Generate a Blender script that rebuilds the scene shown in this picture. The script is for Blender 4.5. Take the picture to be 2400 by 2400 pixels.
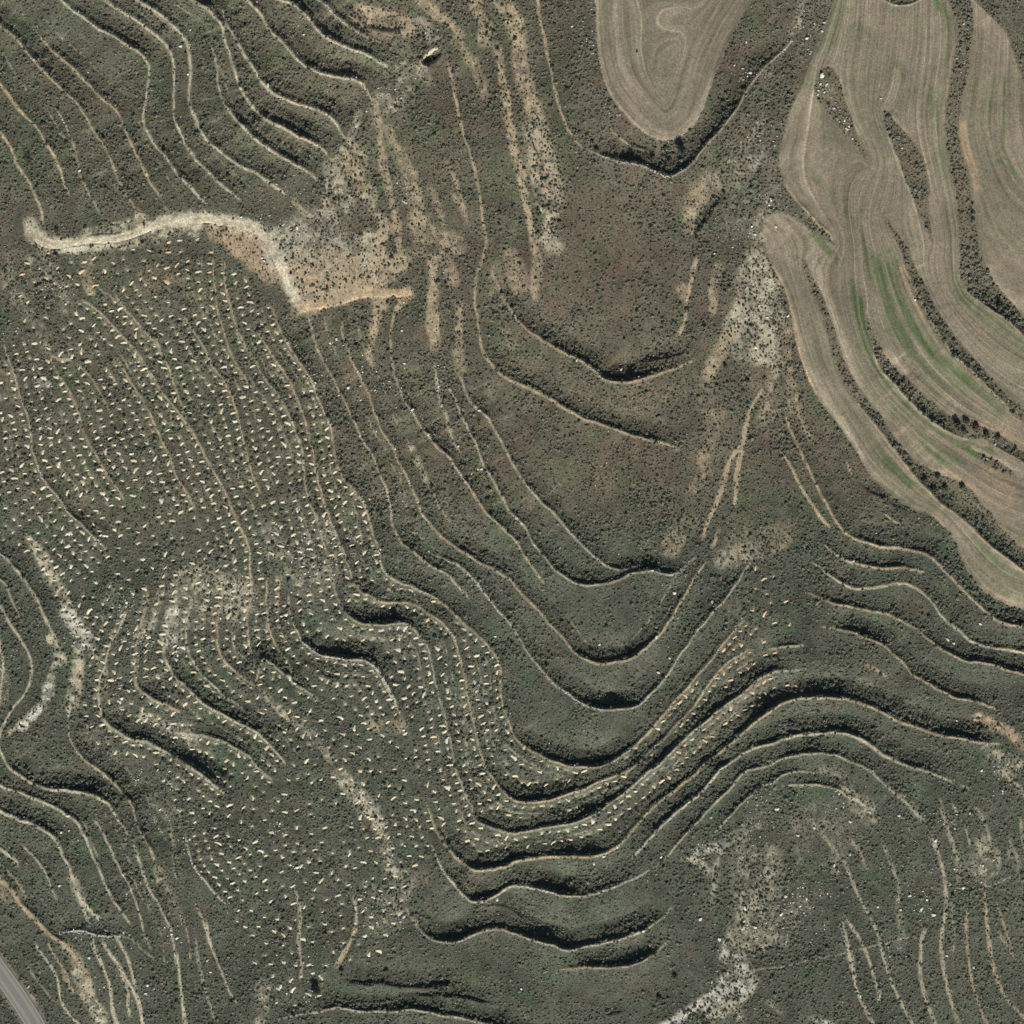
import bpy, math, random, time
import numpy as np
from mathutils import Vector

T0 = time.time()
random.seed(7)
RNG = np.random.default_rng(11)
scene = bpy.context.scene
for o in list(bpy.data.objects):
    bpy.data.objects.remove(o)

# ------------------------------------------------------------------ camera, sky, sun, exposure
PX = 0.15                      # metres per photograph pixel (the road is about 6.5 m wide)
CAM_H = 8000.0                 # seen straight down from very high, as an aerial survey sees it
cam_data = bpy.data.cameras.new('camera')
cam = bpy.data.objects.new('camera', cam_data)
scene.collection.objects.link(cam)
cam.location = (0, 0, CAM_H)
cam.rotation_euler = (0, 0, 0)
cam_data.sensor_width = 36
cam_data.angle = 2 * math.atan(180.0 / CAM_H)
cam_data.clip_start = 100
cam_data.clip_end = 20000
scene.camera = cam

SUN_AZ, SUN_EL = 163.0, 33.0   # compass azimuth (clockwise from north = image top), elevation
world = bpy.data.worlds.new('World')
scene.world = world
world.use_nodes = True
wn = world.node_tree
for n in list(wn.nodes):
    wn.nodes.remove(n)
sky = wn.nodes.new('ShaderNodeTexSky')
sky.sky_type = 'NISHITA'
sky.sun_disc = False
sky.sun_elevation = math.radians(SUN_EL)
sky.sun_rotation = math.radians(SUN_AZ)
bg = wn.nodes.new('ShaderNodeBackground')
bg.inputs['Strength'].default_value = 0.05
wo = wn.nodes.new('ShaderNodeOutputWorld')
wn.links.new(sky.outputs[0], bg.inputs[0])
wn.links.new(bg.outputs[0], wo.inputs[0])

sun_data = bpy.data.lights.new('sun', 'SUN')
sun_data.energy = 4.6
sun_data.angle = math.radians(0.53)
sun_data.color = (1.0, 0.955, 0.88)
sun = bpy.data.objects.new('sun', sun_data)
scene.collection.objects.link(sun)
az, el = math.radians(SUN_AZ), math.radians(SUN_EL)
to_sun = Vector((math.sin(az) * math.cos(el), math.cos(az) * math.cos(el), math.sin(el)))
sun.rotation_euler = (-to_sun).to_track_quat('-Z', 'Y').to_euler()
sun.location = to_sun * 500

vs = scene.view_settings
vs.view_transform = 'Standard'
vs.look = 'None'
vs.exposure = 0.05
vs.gamma = 1.0
vs.use_curve_mapping = False
scene.cycles.max_bounces = 4
scene.cycles.diffuse_bounces = 2
scene.cycles.use_adaptive_sampling = True
try:
    scene.cycles.use_denoising = False
except Exception:
    pass

# ------------------------------------------------------------------ tracing helpers
# Paths are written per survey sheet: column letter A-D, row 1-4, each sheet 600 px wide, drawn at 3.22 x.
def path(s, closed=False, smooth=2, extend=True):
    ox = oy = 0
    pts = []
    for tok in s.split():
        if tok[0] in 'ABCD' and len(tok) == 2:
            ox = 'ABCD'.index(tok[0]) * 600
            oy = (int(tok[1]) - 1) * 600
            continue
        x, y = tok.split(',')
        pts.append((ox + float(x) / 3.22, oy + float(y) / 3.22))
    P = np.array(pts)
    if extend and not closed and len(P) > 1:
        for end in (0, -1):
            q = P[end]
            if q[0] < 8 or q[1] < 8 or q[0] > 2392 or q[1] > 2392:
                d = P[0] - P[1] if end == 0 else P[-1] - P[-2]
                e = q + d / (np.linalg.norm(d) + 1e-9) * 170
                P = np.vstack([e[None], P]) if end == 0 else np.vstack([P, e[None]])
    for _ in range(smooth):
        if closed:
            Q = np.roll(P, -1, 0)
            P = np.stack([0.75 * P + 0.25 * Q, 0.25 * P + 0.75 * Q], 1).reshape(-1, 2)
        else:
            a, b = P[:-1], P[1:]
            M = np.stack([0.75 * a + 0.25 * b, 0.25 * a + 0.75 * b], 1).reshape(-1, 2)
            P = np.vstack([P[:1], M, P[-1:]])
    W = np.empty_like(P)
    W[:, 0] = (P[:, 0] - 1200) * PX
    W[:, 1] = (1200 - P[:, 1]) * PX
    return W


def px(x, y):
    return ((x - 1200) * PX, (1200 - y) * PX)


def tp(tile, x, y):
    ox = 'ABCD'.index(tile[0]) * 600
    oy = (int(tile[1]) - 1) * 600
    return px(ox + x / 3.22, oy + y / 3.22)


def smooth01(x):
    x = np.clip(x, 0, 1)
    return x * x * (3 - 2 * x)


# ------------------------------------------------------------------ the survey grid
STEP = 0.40
fine = np.arange(-187.0, 187.0 + 1e-6, STEP)
out = [187.0]
g = STEP
while out[-1] < 2500:
    g *= 1.32
    out.append(out[-1] + g)
out = np.array(out[1:])
GX = np.concatenate([-out[::-1], fine, out])
GY = GX.copy()
NX, NY = len(GX), len(GY)
XX, YY = np.meshgrid(GX, GY)          # [row(y), col(x)]
F32 = np.float32


def vnoise(x, y, scale, seed):
    """smooth value noise in -1..1"""
    r = np.random.default_rng(seed)
    T = r.uniform(-1, 1, (256, 256)).astype(F32)
    u = x / scale + 1000.37
    v = y / scale + 1000.71
    i = np.floor(u).astype(np.int64)
    j = np.floor(v).astype(np.int64)
    fu = (u - i).astype(F32)
    fv = (v - j).astype(F32)
    fu = fu * fu * (3 - 2 * fu)
    fv = fv * fv * (3 - 2 * fv)
    a = T[j & 255, i & 255]
    b = T[j & 255, (i + 1) & 255]
    c = T[(j + 1) & 255, i & 255]
    d = T[(j + 1) & 255, (i + 1) & 255]
    return (a * (1 - fu) + b * fu) * (1 - fv) + (c * (1 - fu) + d * fu) * fv


def fbm(x, y, scale, seed, oct=3, gain=0.55):
    s = 0
    a = 1.0
    t = 0
    for k in range(oct):
        s = s + a * vnoise(x, y, scale / 2 ** k, seed + 17 * k)
        t += a
        a *= gain
    return s / t


def line_field(P, R):
    """window of the grid near polyline P: slices, |d|, signed d (left of the path +), arc length, total length"""
    x0, x1 = P[:, 0].min() - R, P[:, 0].max() + R
    y0, y1 = P[:, 1].min() - R, P[:, 1].max() + R
    i0, i1 = np.searchsorted(GX, x0), np.searchsorted(GX, x1)
    j0, j1 = np.searchsorted(GY, y0), np.searchsorted(GY, y1)
    if i1 <= i0 or j1 <= j0:
        return None
    D = np.full((j1 - j0, i1 - i0), 1e9, F32)
    S = np.zeros_like(D)
    A = np.zeros_like(D)
    seg = np.diff(P, axis=0)
    L = np.hypot(seg[:, 0], seg[:, 1])
    acc = np.concatenate([[0], np.cumsum(L)])
    for k in range(len(seg)):
        if L[k] < 1e-6:
            continue
        ax, ay = P[k]
        bx, by = P[k + 1]
        a0 = np.searchsorted(GX, min(ax, bx) - R) - i0
        a1 = np.searchsorted(GX, max(ax, bx) + R) - i0
        b0 = np.searchsorted(GY, min(ay, by) - R) - j0
        b1 = np.searchsorted(GY, max(ay, by) + R) - j0
        a0, b0 = max(a0, 0), max(b0, 0)
        a1, b1 = min(a1, i1 - i0), min(b1, j1 - j0)
        if a1 <= a0 or b1 <= b0:
            continue
        gx = GX[i0 + a0:i0 + a1][None, :]
        gy = GY[j0 + b0:j0 + b1][:, None]
        ux, uy = seg[k] / L[k]
        rx, ry = gx - ax, gy - ay
        t = np.clip(rx * ux + ry * uy, 0, L[k])
        dx, dy = rx - t * ux, ry - t * uy
        d = np.sqrt(dx * dx + dy * dy).astype(F32)
        sub = D[b0:b1, a0:a1]
        m = d < sub
        sub[m] = d[m]
        cr = (ux * ry - uy * rx)
        S[b0:b1, a0:a1][m] = np.where(cr >= 0, d, -d)[m]
        A[b0:b1, a0:a1][m] = (acc[k] + t)[m]
    return (slice(j0, j1), slice(i0, i1)), D, S, A, acc[-1]


def poly_mask(P):
    """inside test of a closed polygon over the grid"""
    M = np.zeros((NY, NX), bool)
    i0, i1 = np.searchsorted(GX, P[:, 0].min()), np.searchsorted(GX, P[:, 0].max())
    j0, j1 = np.searchsorted(GY, P[:, 1].min()), np.searchsorted(GY, P[:, 1].max())
    for j in range(j0, j1):
        y = GY[j]
        a, b = P, np.roll(P, -1, 0)
        c = (a[:, 1] <= y) != (b[:, 1] <= y)
        if not c.any():
            continue
        xs = np.sort(a[c, 0] + (y - a[c, 1]) / (b[c, 1] - a[c, 1]) * (b[c, 0] - a[c, 0]))
        for k in range(0, len(xs) - 1, 2):
            p, q = np.searchsorted(GX, xs[k]), np.searchsorted(GX, xs[k + 1])
            M[j, p:q] = True
    return M


def blur(M, n):
    M = M.astype(F32)
    for _ in range(n):
        M[1:-1] = (M[:-2] + 2 * M[1:-1] + M[2:]) * 0.25
        M[:, 1:-1] = (M[:, :-2] + 2 * M[:, 1:-1] + M[:, 2:]) * 0.25
    return M
# ------------------------------------------------------------------ traced terrace edges
# key: path, drop in metres towards the left of the path, rim colour, rim half width px, rim strength, stones 0..1
RISERS = {
 # upper left hillside
 'a01': ("A1 470,0 570,90 650,150 750,215 860,270 950,330 1050,390 1110,450 1138,500 1140,570 1130,640 1100,760 1085,850 1095,960 1130,1030 1200,1120 1270,1200 1340,1300 1400,1370 1480,1460 1560,1540", 1.0, 'tan', 4, .6, .5),
 'a02': ("A1 830,20 900,70 1000,130 1090,190 1170,250 1240,310 1290,390 1320,480 1322,600 1315,720 1320,850 1340,950 1380,1040 1430,1130 1500,1220 1560,1280 1650,1370 1750,1450 1850,1530", .9, 'tan', 4, .6, .15),
 'a03': ("A1 1040,0 1130,60 1220,110 1310,190 1380,260 1420,340 1445,420 1447,560 1435,700 1440,800 1470,880 1520,980 1590,1080 1680,1150 1770,1220 1880,1280 1930,1300 B1 80,1355 200,1440 260,1480", 1.1, 'tan', 5, .6, .1),
 'a03b': ("A1 1600,330 1650,480 1640,600 1680,740 1740,850 1820,940 1930,1045 B1 100,1112 220,1190 330,1260 420,1310 500,1380", 1.5, 'tan', 4, .5, .25),
 'a04': ("A1 1470,0 1560,60 1630,130 1685,210 1712,320 1750,450 1790,560 1830,680 1890,780 1930,830 B1 60,880 200,960 330,1040 480,1090 540,1150 565,1200", 1.5, 'tan', 4, .6, .1),
 'a05': ("A1 1680,70 1730,190 1790,300 1850,410 1930,530 B1 60,640 160,720 280,775 400,802 500,838 560,870 620,940 660,1010 690,1070", 1.3, 'tan', 4, .55, .1),
 'a06': ("A1 1870,0 B1 20,70 90,190 160,280 250,370 340,470 440,530 500,553 600,577 720,588 800,620 850,680 890,760", 1.2, 'tan', 4, .6, .3),
 'a07': ("B1 200,0 270,25 340,90 420,160 470,230 530,280 620,320 690,350 760,380 880,430 960,480 1040,520", 1.7, 'tan', 4, .5, .4),
 'a08': ("B1 480,0 540,40 600,120 700,190 800,250 900,300 980,330", 1.1, 'pale', 3, .4, .15),
 'a09': ("B1 740,180 820,215 900,240 1010,255 1100,250 1180,235", .9, 'tan', 0, 0, 0),
 'a10': ("A1 0,190 100,270 190,370 260,460 330,530 430,620 500,700 560,760 610,820 680,930 740,1020 800,1120 850,1240 900,1340 940,1430 1000,1530 1040,1640", 1.0, 'tan', 3, .5, .25),
 'a11': ("A1 250,210 320,300 400,380 460,430 540,500 620,580 680,640 760,720 840,780 920,900 970,1020 1000,1110 1060,1210 1110,1300 1160,1400 1220,1500", .9, 'tan', 4, .55, .15),
 'a12': ("A1 0,610 60,700 130,790 190,860 260,940 330,1040 380,1110 430,1190 470,1290 500,1400 540,1500", .7, 'tan', 5, .65, 0),
 'a13': ("A1 0,970 60,1070 110,1160 170,1280 250,1400 300,1520 330,1640 330,1720", .6, 'tan', 5, .55, .1),
 'a14': ("A1 410,800 460,870 520,960 560,1100 590,1230 620,1350 660,1440 720,1540 780,1640", .7, 'tan', 3, .35, .25),
 # centre, hollow of nested terraces
 'u1': ("B2 1780,90 1810,190 1870,310 1930,420 C2 80,530 200,610 320,690 440,740 540,790 620,860 700,930 760,952 860,950 980,920 1100,890 1200,860 1290,820 1400,760", 2.6, 'tan', 4, .75, .12),
 'u1b': ("C2 880,815 1050,793 1180,775 1280,745 1350,700 1430,640", .9, 'tan', 0, 0, 0),
 'u2': ("B1 1465,470 1490,600 1520,760 1560,930 1610,1110 1660,1300 1690,1470 1720,1620 1745,1800 1735,1900 B2 1720,0 1690,100 1660,220 1670,400 1680,520 1700,640 1730,740 1800,840 1880,910 1930,935 C2 90,970 180,1010 300,1080 420,1160 540,1220 650,1260 760,1290 900,1340 1050,1390 1180,1420 1280,1470", 2.1, 'tan', 5, .8, 0),
 'u3': ("B2 1540,880 1580,1000 1640,1110 1700,1170 1780,1260 1840,1360 1900,1490 C2 0,1560 70,1660 130,1750 200,1830 280,1900 C3 390,80 440,150 520,240 600,310 680,370 740,415 850,440 930,425 1000,395", 1.5, 'pale', 3, .5, .1),
 'u3b': ("B2 1440,950 1500,1070 1550,1190 1600,1300 1650,1390 1690,1500 1730,1610 1800,1710 1880,1840 C3 5,10 100,110 160,220 220,300 280,380 330,440 400,490 480,540 600,547 700,540 800,505 900,465 1050,437 1130,455 1210,468 1280,430 1340,370 1400,300", 1.6, 'pale', 3, .5, .12),
 'u4': ("B2 1090,340 1040,460 1020,620 1025,760 1050,900 1100,1060 1180,1170 1230,1270 1300,1350 1380,1440 1500,1550 1560,1660 1640,1790 1720,1910 B3 1750,20 1850,110 1930,180 C3 20,205 100,330 180,450 260,560", 1.6, 'tan', 4, .5, .3),
 'u4b': ("B2 1345,800 1355,900 1380,1020 1410,1130 1450,1240 1490,1390 1560,1490", .6, 'pale', 4, .6, .5),
 'u5': ("B2 660,480 660,600 700,740 760,850 820,970 870,1090 920,1230 970,1340 1040,1450 1090,1550 1130,1640 1180,1760 1240,1880 B3 1255,10 1300,80 1400,175 1480,230 1560,290 1640,350 1700,390 1800,430 1930,500 C3 20,540 100,620 180,720 240,800 300,860 380,930 430,1000 500,1080 560,1120 640,1142 740,1145 850,1120 930,1080 1010,1015 1100,940 1140,880 1200,800 1250,700 1310,620 1370,480 1430,420 1480,370", 2.2, 'tan', 4, .6, .12),
 'u6': ("B3 1300,300 1380,335 1480,380 1540,405 1590,450 1650,520 1740,630 1830,740 1920,835 C3 60,960 120,1060 200,1170 280,1260 350,1320 420,1370 500,1430 600,1470 720,1490 850,1487 940,1460 1010,1420 1100,1320 1180,1220 1230,1130 1300,1030 1400,900 1500,765 1600,660 1700,520 1770,400 1830,370", 2.3, 'tan', 3, .5, .25),
 'm1': ("B2 380,430 420,520 440,640 480,720 520,800 580,900 640,1030 690,1130 730,1230 770,1310 820,1400 880,1490 935,1640 980,1740 1010,1880 B3 1025,10 1040,90 1060,150 1100,230 1200,310 1300,390 1400,445 1490,500 1550,570 1640,680", 1.5, 'tan', 3, .65, .3),
 'u7': ("B2 120,370 180,540 230,650 310,770 380,870 440,960 480,1080 530,1200 580,1330 600,1450 620,1600 680,1700 760,1780 820,1870 B3 845,10 880,150 920,260 940,360 960,430 1010,485 1110,545 1250,590 1400,665 1500,760 1620,880 1740,980 1820,1080 1850,1180 1850,1330 1870,1480 1930,1620 C3 10,1680 60,1740 130,1790 220,1840 330,1885 450,1915 580,1928 680,1918 760,1880 830,1830 920,1760 1010,1670 1110,1570 1210,1440 1310,1330 1410,1220 1510,1090 1610,980 1700,860 1750,800", 2.4, 'tan', 3, .55, .3),
 # the planted slope
 'n2': ("B2 0,540 70,650 150,780 220,880 290,1010 340,1110 380,1240 400,1330 430,1450 450,1560 470,1680 490,1800 540,1930 B3 600,130 650,250 700,400 720,470 745,540 800,600 870,640 960,675 1050,682 1150,675 1250,720 1330,770 1420,850 1490,930 1530,1020 1555,1130 1580,1270 1610,1440 1640,1600 1700,1800 B4 1730,0 1800,90 1850,160 1930,232 C4 130,257 250,243 400,208 520,168 650,112 780,57 900,3 C3 1010,1833 1080,1765 1170,1675 1260,1575 1350,1485 1450,1345 1540,1215 1620,1135 1720,1065 1820,1010", 2.5, 'tan', 3, .5, .12),
 'n3': ("B2 0,760 40,880 110,970 190,1080 250,1200 300,1300 340,1400 360,1500 370,1620 380,1750 420,1900 B3 460,60 540,300 590,500 625,660 660,730 720,790 800,832 900,847 1000,842 1080,832 1140,835 1190,882 1250,945 1290,1000 1320,1110 1350,1260 1400,1420 1440,1600 1480,1780 B4 1530,50 1590,200 1640,330 1690,405 1760,435 1850,470 1930,490 C4 60,483 200,455 330,433 470,412 570,372 640,332 720,275 850,185 950,95 1050,12 C3 1090,1925 1260,1755 1460,1575 1610,1445 1760,1345 1930,1215 D3 100,1195 200,1185 300,1195", 2.8, 'pale', 3, .4, .08),
 'q3': ("B3 250,620 260,770 300,860 330,910 360,985 420,1043 500,1082 580,1102 700,1108 790,1108 860,1132 920,1172 970,1280 1020,1380 1070,1470 1110,1550", 3.2, 'pale', 3, .7, .35),
 'q4': ("B3 100,500 90,700 100,850 130,960 190,1050 240,1130 290,1230 350,1300", 1.0, 'tan', 4, .7, .1),
 'q5': ("A3 1930,1290 B3 40,1080 100,1122 180,1182 270,1292 360,1340 480,1400", 2.2, 'pale', 3, .45, .1),
 'q6': ("B3 280,1090 380,1160 480,1230 600,1285 700,1330", 0.9, 'tan', 0, 0, 0),
 'a2a': ("A2 600,330 680,370 770,430 870,540 960,620 1030,710 1090,790 1140,880 1200,990 1250,1060 1320,1130 1380,1200 1430,1290 1500,1390 1540,1490 1600,1590 1660,1700 1740,1850 1770,1930 A3 1840,130 1890,260 1900,420 1910,600 1880,750 1870,900 1900,1020 1930,1080", .65, 'tan', 4, .55, .05),
 'a2b': ("A2 870,270 950,390 1030,500 1120,590 1200,660 1240,760 1300,900 1350,1030 1390,1170 1430,1280", .5, 'tan', 3, .5, .05),
 'a2d': ("A2 900,770 950,870 1000,980 1060,1050 1110,1130 1160,1230 1210,1340 1270,1450 1320,1570 1360,1690 1430,1790 1490,1930", .6, 'tan', 4, .65, .05),
 'a2f': ("A2 40,660 70,770 110,870 130,970 180,1110 220,1230 240,1300 250,1430 270,1540 310,1640 360,1720 430,1800 500,1880 A3 530,5 620,90 700,170 760,230 850,330", 1.5, 'pale', 2, .6, .25),
 'a2g': ("A2 1380,450 1450,550 1530,650 1600,800 1680,910 1740,1010 1790,1150 1820,1280 1850,1400 1880,1550 1930,1680 B2 50,1800", .6, 'tan', 4, .5, .05),
 'a2h': ("A2 1610,0 1620,200 1650,430 1700,590 1740,720 1800,830 1860,920 1930,1040", .5, 'tan', 3, .5, .05),
 'a2i': ("A2 1700,100 1720,290 1760,430 1800,560 1850,680 1930,800", .5, 'tan', 3, .6, .05),
 'a2j': ("A2 600,820 650,850 720,960 790,1090 850,1200", .4, 'tan', 3, .4, 0),
 'a2k': ("A2 380,740 420,850 500,960 570,1080 620,1220 660,1380 730,1490 800,1610 870,1720 960,1860", .6, 'tan', 4, .45, .05),
 # left middle
 'p1': ("A3 0,300 80,370 160,460 230,540 290,640 330,740 380,850 430,950 470,1060", 1.2, 'pale', 4, .5, .15),
 'p2': ("A3 0,500 60,560 100,640 150,760 190,850", .8, 'pale', 3, .5, 0),
 'p3': ("A3 0,690 60,790 120,880 180,980 230,1070 258,1160 250,1280 210,1370 130,1470 60,1560 20,1650 10,1750 40,1850 90,1930 A4 200,70 300,120 420,152 560,168 680,185 760,215 820,260 870,320 930,410 1000,520", 2.5, 'pale', 5, .9, 0),
 'p5': ("A3 525,1580 530,1650 570,1780 640,1860 720,1920 A4 770,15 840,80 900,150 980,230 1020,330 1060,440 1110,540 1160,630 1190,760 1210,870", 2.6, 'tan', 4, .65, .05),
 'p6': ("A3 970,740 930,850 850,980 820,1100 790,1220 760,1330 770,1450 790,1560 850,1615 950,1680 1050,1715 1150,1740 1250,1800 1350,1860 1450,1920 B4 -350,80 -200,200", 3.0, 'tan', 5, .7, .05),
 'p7': ("A3 1130,560 1110,750 1050,930 1035,1050 1050,1200 1030,1290 1100,1370 1180,1415 1280,1455 1400,1510", 2.2, 'tan', 5, .7, .05),
 'p8': ("A3 1370,430 1340,650 1290,800 1270,950 1240,1060 1280,1180 1340,1250 1400,1300 1470,1385 1570,1455 1650,1500 1750,1560 1850,1600 B3 0,1640 120,1760 250,1920", 2.6, 'pale', 4, .6, .08),
 'p9': ("A3 1440,760 1410,900 1420,1050 1470,1130 1530,1230 1620,1310 1700,1380 1780,1430 1860,1500", 1.0, 'tan', 3, .5, .05),
 'p10': ("A3 1710,530 1690,680 1640,850 1650,1000 1700,1110 1770,1190 1850,1260 1930,1310", .9, 'tan', 4, .5, .05),
 'p12': ("A3 1310,1650 1420,1660 1550,1685 1700,1730 1870,1820 B4 0,-20 150,90", 1.7, 'pale', 4, .4, .15),
 'p13': ("A3 1230,1800 1330,1870 1450,1925 A4 1600,90 1750,250", 1.2, 'tan', 0, 0, 0),
 # lower left
 't1': ("A4 0,290 60,330 150,370 240,400 330,450 420,510 470,580 510,660 540,750 570,830 600,910 640,990 690,1050 740,1110 790,1160", 2.0, 'pale', 6, .95, 0),
 't2': ("A4 0,110 100,160 220,200 320,240 420,280 520,340 590,380 630,470 680,560 720,670 760,770 820,880 880,1000 950,1100 1010,1180", 1.8, 'pale', 4, .75, 0),
 't3': ("A4 720,380 790,480 850,590 900,720 970,850 1020,960 1070,1080 1100,1230 1120,1320 1160,1390", .6, 'pale', 3, .7, 0),
 't4': ("A4 170,570 260,640 330,730 380,830 410,930 450,1010", .7, 'pale', 3, .55, 0),
 't5': ("A4 0,790 80,870 150,960 200,1040 270,1120 340,1190 430,1260 520,1320 580,1400 620,1480", 1.2, 'tan', 8, .85, 0),
 't6': ("A4 440,1235 530,1215 620,1212 700,1235 800,1255 880,1245 990,1270", .9, 'white', 3, .5, .55),
 't10': ("A4 1090,760 1140,900 1200,1010 1250,1110 1290,1190 1320,1290 1340,1380 1350,1500", .9, 'pale', 3, .6, .4),
 't12': ("A4 1400,480 1420,590 1450,680 1500,770 1570,860 1640,940 1700,1020", 1.2, 'pale', 3, .6, .35),
 't13': ("A4 1480,1000 1540,1110 1570,1230 1610,1350 1660,1450 1690,1560 1740,1680 1810,1800", .4, 'pale', 3, .6, .1),
 # bottom centre
 'd1': ("B4 1300,250 1340,420 1400,520 1510,680 1600,742 1700,770 1800,762 1930,725 C4 5,697 200,672 400,657 600,657 690,645 760,600 830,555 930,430 1010,345 1120,245 1250,140 1380,35 C3 1420,1915 1570,1805 1730,1675 1860,1565 D3 20,1485 100,1445 200,1413 330,1392 450,1390 560,1402 680,1432 780,1470 880,1522 950,1565 1030,1600 1180,1642 1300,1682 1450,1712 1600,1742 1700,1748 1770,1740", 3.0, 'tan', 4, .5, .08),
 'd2': ("C4 900,680 1000,560 1130,420 1270,310 1400,200 1500,95 1570,5 C3 1640,1895 1780,1800 1900,1740 D3 10,1755 120,1702 250,1672 400,1662 550,1664 680,1702 780,1762 870,1832 980,1892 1100,1930 D4 1180,0 1290,60 1430,120", 2.6, 'pale', 4, .5, .05),
 'd3': ("C4 1060,760 1170,680 1290,520 1400,390 1530,260 1640,150 1720,60 1790,0 D3 10,1915 80,1865 200,1835 350,1822 500,1832 620,1872 720,1925 D4 800,40 900,150 1000,230 1080,300 1150,380", 2.0, 'pale', 3, .45, .1),
 'd4': ("C4 1500,520 1650,350 1760,240 1880,110 D4 15,130 90,62 200,25 300,22 400,40", 1.2, 'pale', 3, .4, .1),
 'd5': ("D4 100,140 200,122 300,112 400,115 500,152 600,200 700,255 780,305", 1.0, 'pale', 4, .7, .2),
 'r5': ("B4 1330,560 1360,640 1400,730 1450,820 1520,900 1600,982 1650,1002 1750,985 1830,945 1930,885 C4 20,880 100,882 230,907 330,947 460,967 600,947 700,922 800,882 950,822 1050,762", 3.2, 'pale', 3, .6, .3),
 'r6': ("B4 1130,1040 1180,1130 1240,1220 1330,1290 1430,1322 1540,1302 1650,1242 1760,1205 1870,1205 1930,1230 C4 30,1235 100,1268 200,1302 300,1338 400,1372 500,1352 600,1332 750,1302 900,1262 1000,1222 1080,1165 1160,1085 1230,1010", 3.2, 'tan', 3, .45, .08),
 'r6b': ("B4 1560,1120 1680,1060 1800,1040 1900,1050 C4 60,1100 160,1150 260,1190", 1.8, 'tan', 0, 0, 0),
 'r7': ("C4 340,1515 450,1512 600,1492 750,1502 900,1492 1000,1452 1080,1385 1150,1315 1220,1265", 2.6, 'tan', 3, .4, .05),
 'r8': ("B4 560,1580 640,1605 750,1625 900,1632 1050,1640 1200,1660 1400,1640 1650,1625", 2.2, 'tan', 0, 0, .05),
 'r9': ("B4 390,1835 550,1812 640,1795 720,1805 850,1825 1000,1832 1200,1815 1400,1850 1600,1882 1720,1915 1930,1990", 2.0, 'pale', 3, .75, 0),
 'r10': ("B4 1100,1700 1300,1720 1500,1730 1700,1760 1900,1830", 1.5, 'tan', 0, 0, 0),
 'r11': ("B4 150,1890 300,1860 420,1840", .5, 'pale', 3, .4, 0),
 'r12': ("C4 680,1880 780,1850 880,1820", .8, 'tan', 0, 0, 0),
 # right, lower
 'w1': ("D2 130,1200 200,1350 270,1520 340,1650 400,1780 470,1900 D3 520,80 590,150 660,200 740,237 850,257 1000,267 1100,282 1200,322 1270,372 1330,442 1420,522 1500,612 1600,722 1700,792 1800,842 1930,862", 2.3, 'tan', 4, .7, 0),
 'w2': ("D3 420,230 500,310 600,362 650,378 750,402 870,417 1000,417 1130,432 1200,470", 1.9, 'tan', 4, .6, .1),
 'w3': ("D3 340,370 420,430 500,500 600,560 700,582 800,562 900,542 1000,532 1100,552 1180,612 1240,682 1300,762 1380,842 1450,902 1530,972 1640,1012 1750,1032 1930,1052", 2.3, 'tan', 4, .75, 0),
 'w4': ("D3 290,590 400,652 520,692 640,722 760,742 900,772 1000,812 1080,862 1140,892 1250,985 1320,1042 1420,1092 1520,1132 1650,1135 1780,1175 1930,1225", 2.3, 'tan', 3, .6, .05),
 'w5': ("D3 380,850 520,882 640,907 760,945 860,992 940,1062 1020,1135 1080,1212 1180,1282 1300,1345 1420,1402 1550,1425 1660,1455 1780,1495", 2.3, 'tan', 3, .55, .05),
 'w6': ("D3 0,1035 100,1015 200,1005 300,1015", 1.0, 'tan', 3, .5, 0),
 'w7': ("D2 640,1660 700,1745 820,1812 950,1905 D3 1090,10 1190,60", 1.0, 'tan', 0, 0, 0),
 'w8': ("D3 860,0 950,60 1040,105", .5, 'tan', 3, .7, 0),
 # under the rounded ploughed field
 'k1': ("C1 560,1115 620,1145 700,1172 780,1200 880,1230 980,1252 1030,1272 1080,1300 1160,1325 1220,1320 1290,1280 1340,1240 1400,1170 1480,1080 1560,1000 1640,900 1700,800 1760,700 1830,590 1930,480 D1 60,420 140,350 200,290", 2.8, 'pale', 2, .5, .3),
 'k2': ("C1 760,990 860,1060 950,1110 1050,1150", 1.0, 'tan', 3, .5, .05),
 'k3': ("C1 1110,1190 1180,1160 1260,1150", .9, 'pale', 0, 0, .2),
 'k4': ("C1 210,0 220,130 250,260 280,400 300,530 330,680 370,830 420,960 480,1050 560,1115", .6, 'tan', 5, .7, 0),
 'k5': ("C1 1360,1830 1430,1740 1500,1640 1560,1540 1640,1440", 1.8, 'tan', 0, 0, 0),
 'k6': ("D1 900,5 960,28 1020,32 1070,15", .8, 'pale', 3, .6, .1),
 # edges of the right fields
 'f1': ("D1 120,1375 200,1490 270,1570 350,1660 450,1750 530,1850", .8, 'tan', 3, .5, 0),
 'f2': ("D2 1000,0 1070,150 1130,280 1200,420 1280,560 1360,680 1460,790 1570,890 1680,1000 1780,1110 1880,1200", 1.0, 'tan', 3, .5, 0),
 'f3': ("D2 800,740 860,860 940,960 1050,1080 1150,1180 1250,1260 1340,1320 1450,1370 1550,1390", 1.8, 'tan', 3, .5, 0),
 'f4': ("D2 660,1090 760,1215 880,1365 980,1495 1060,1605 1130,1685 1230,1795 1320,1885 D3 1410,5 1520,95 1640,215 1760,315 1930,445", 2.0, 'tan', 3, .5, 0),
 'f5': ("D2 1480,240 1540,310 1650,370 1780,460 1930,600", 1.8, 'tan', 3, .4, 0),
 'f6': ("D1 900,990 950,1100 1000,1230 1040,1370 1090,1500 1140,1620", .8, 'tan', 3, .4, 0),
 'f7': ("D2 1590,1370 1680,1400 1750,1450 1850,1510 1930,1560", 1.3, 'tan', 2, .4, .1),
}

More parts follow.
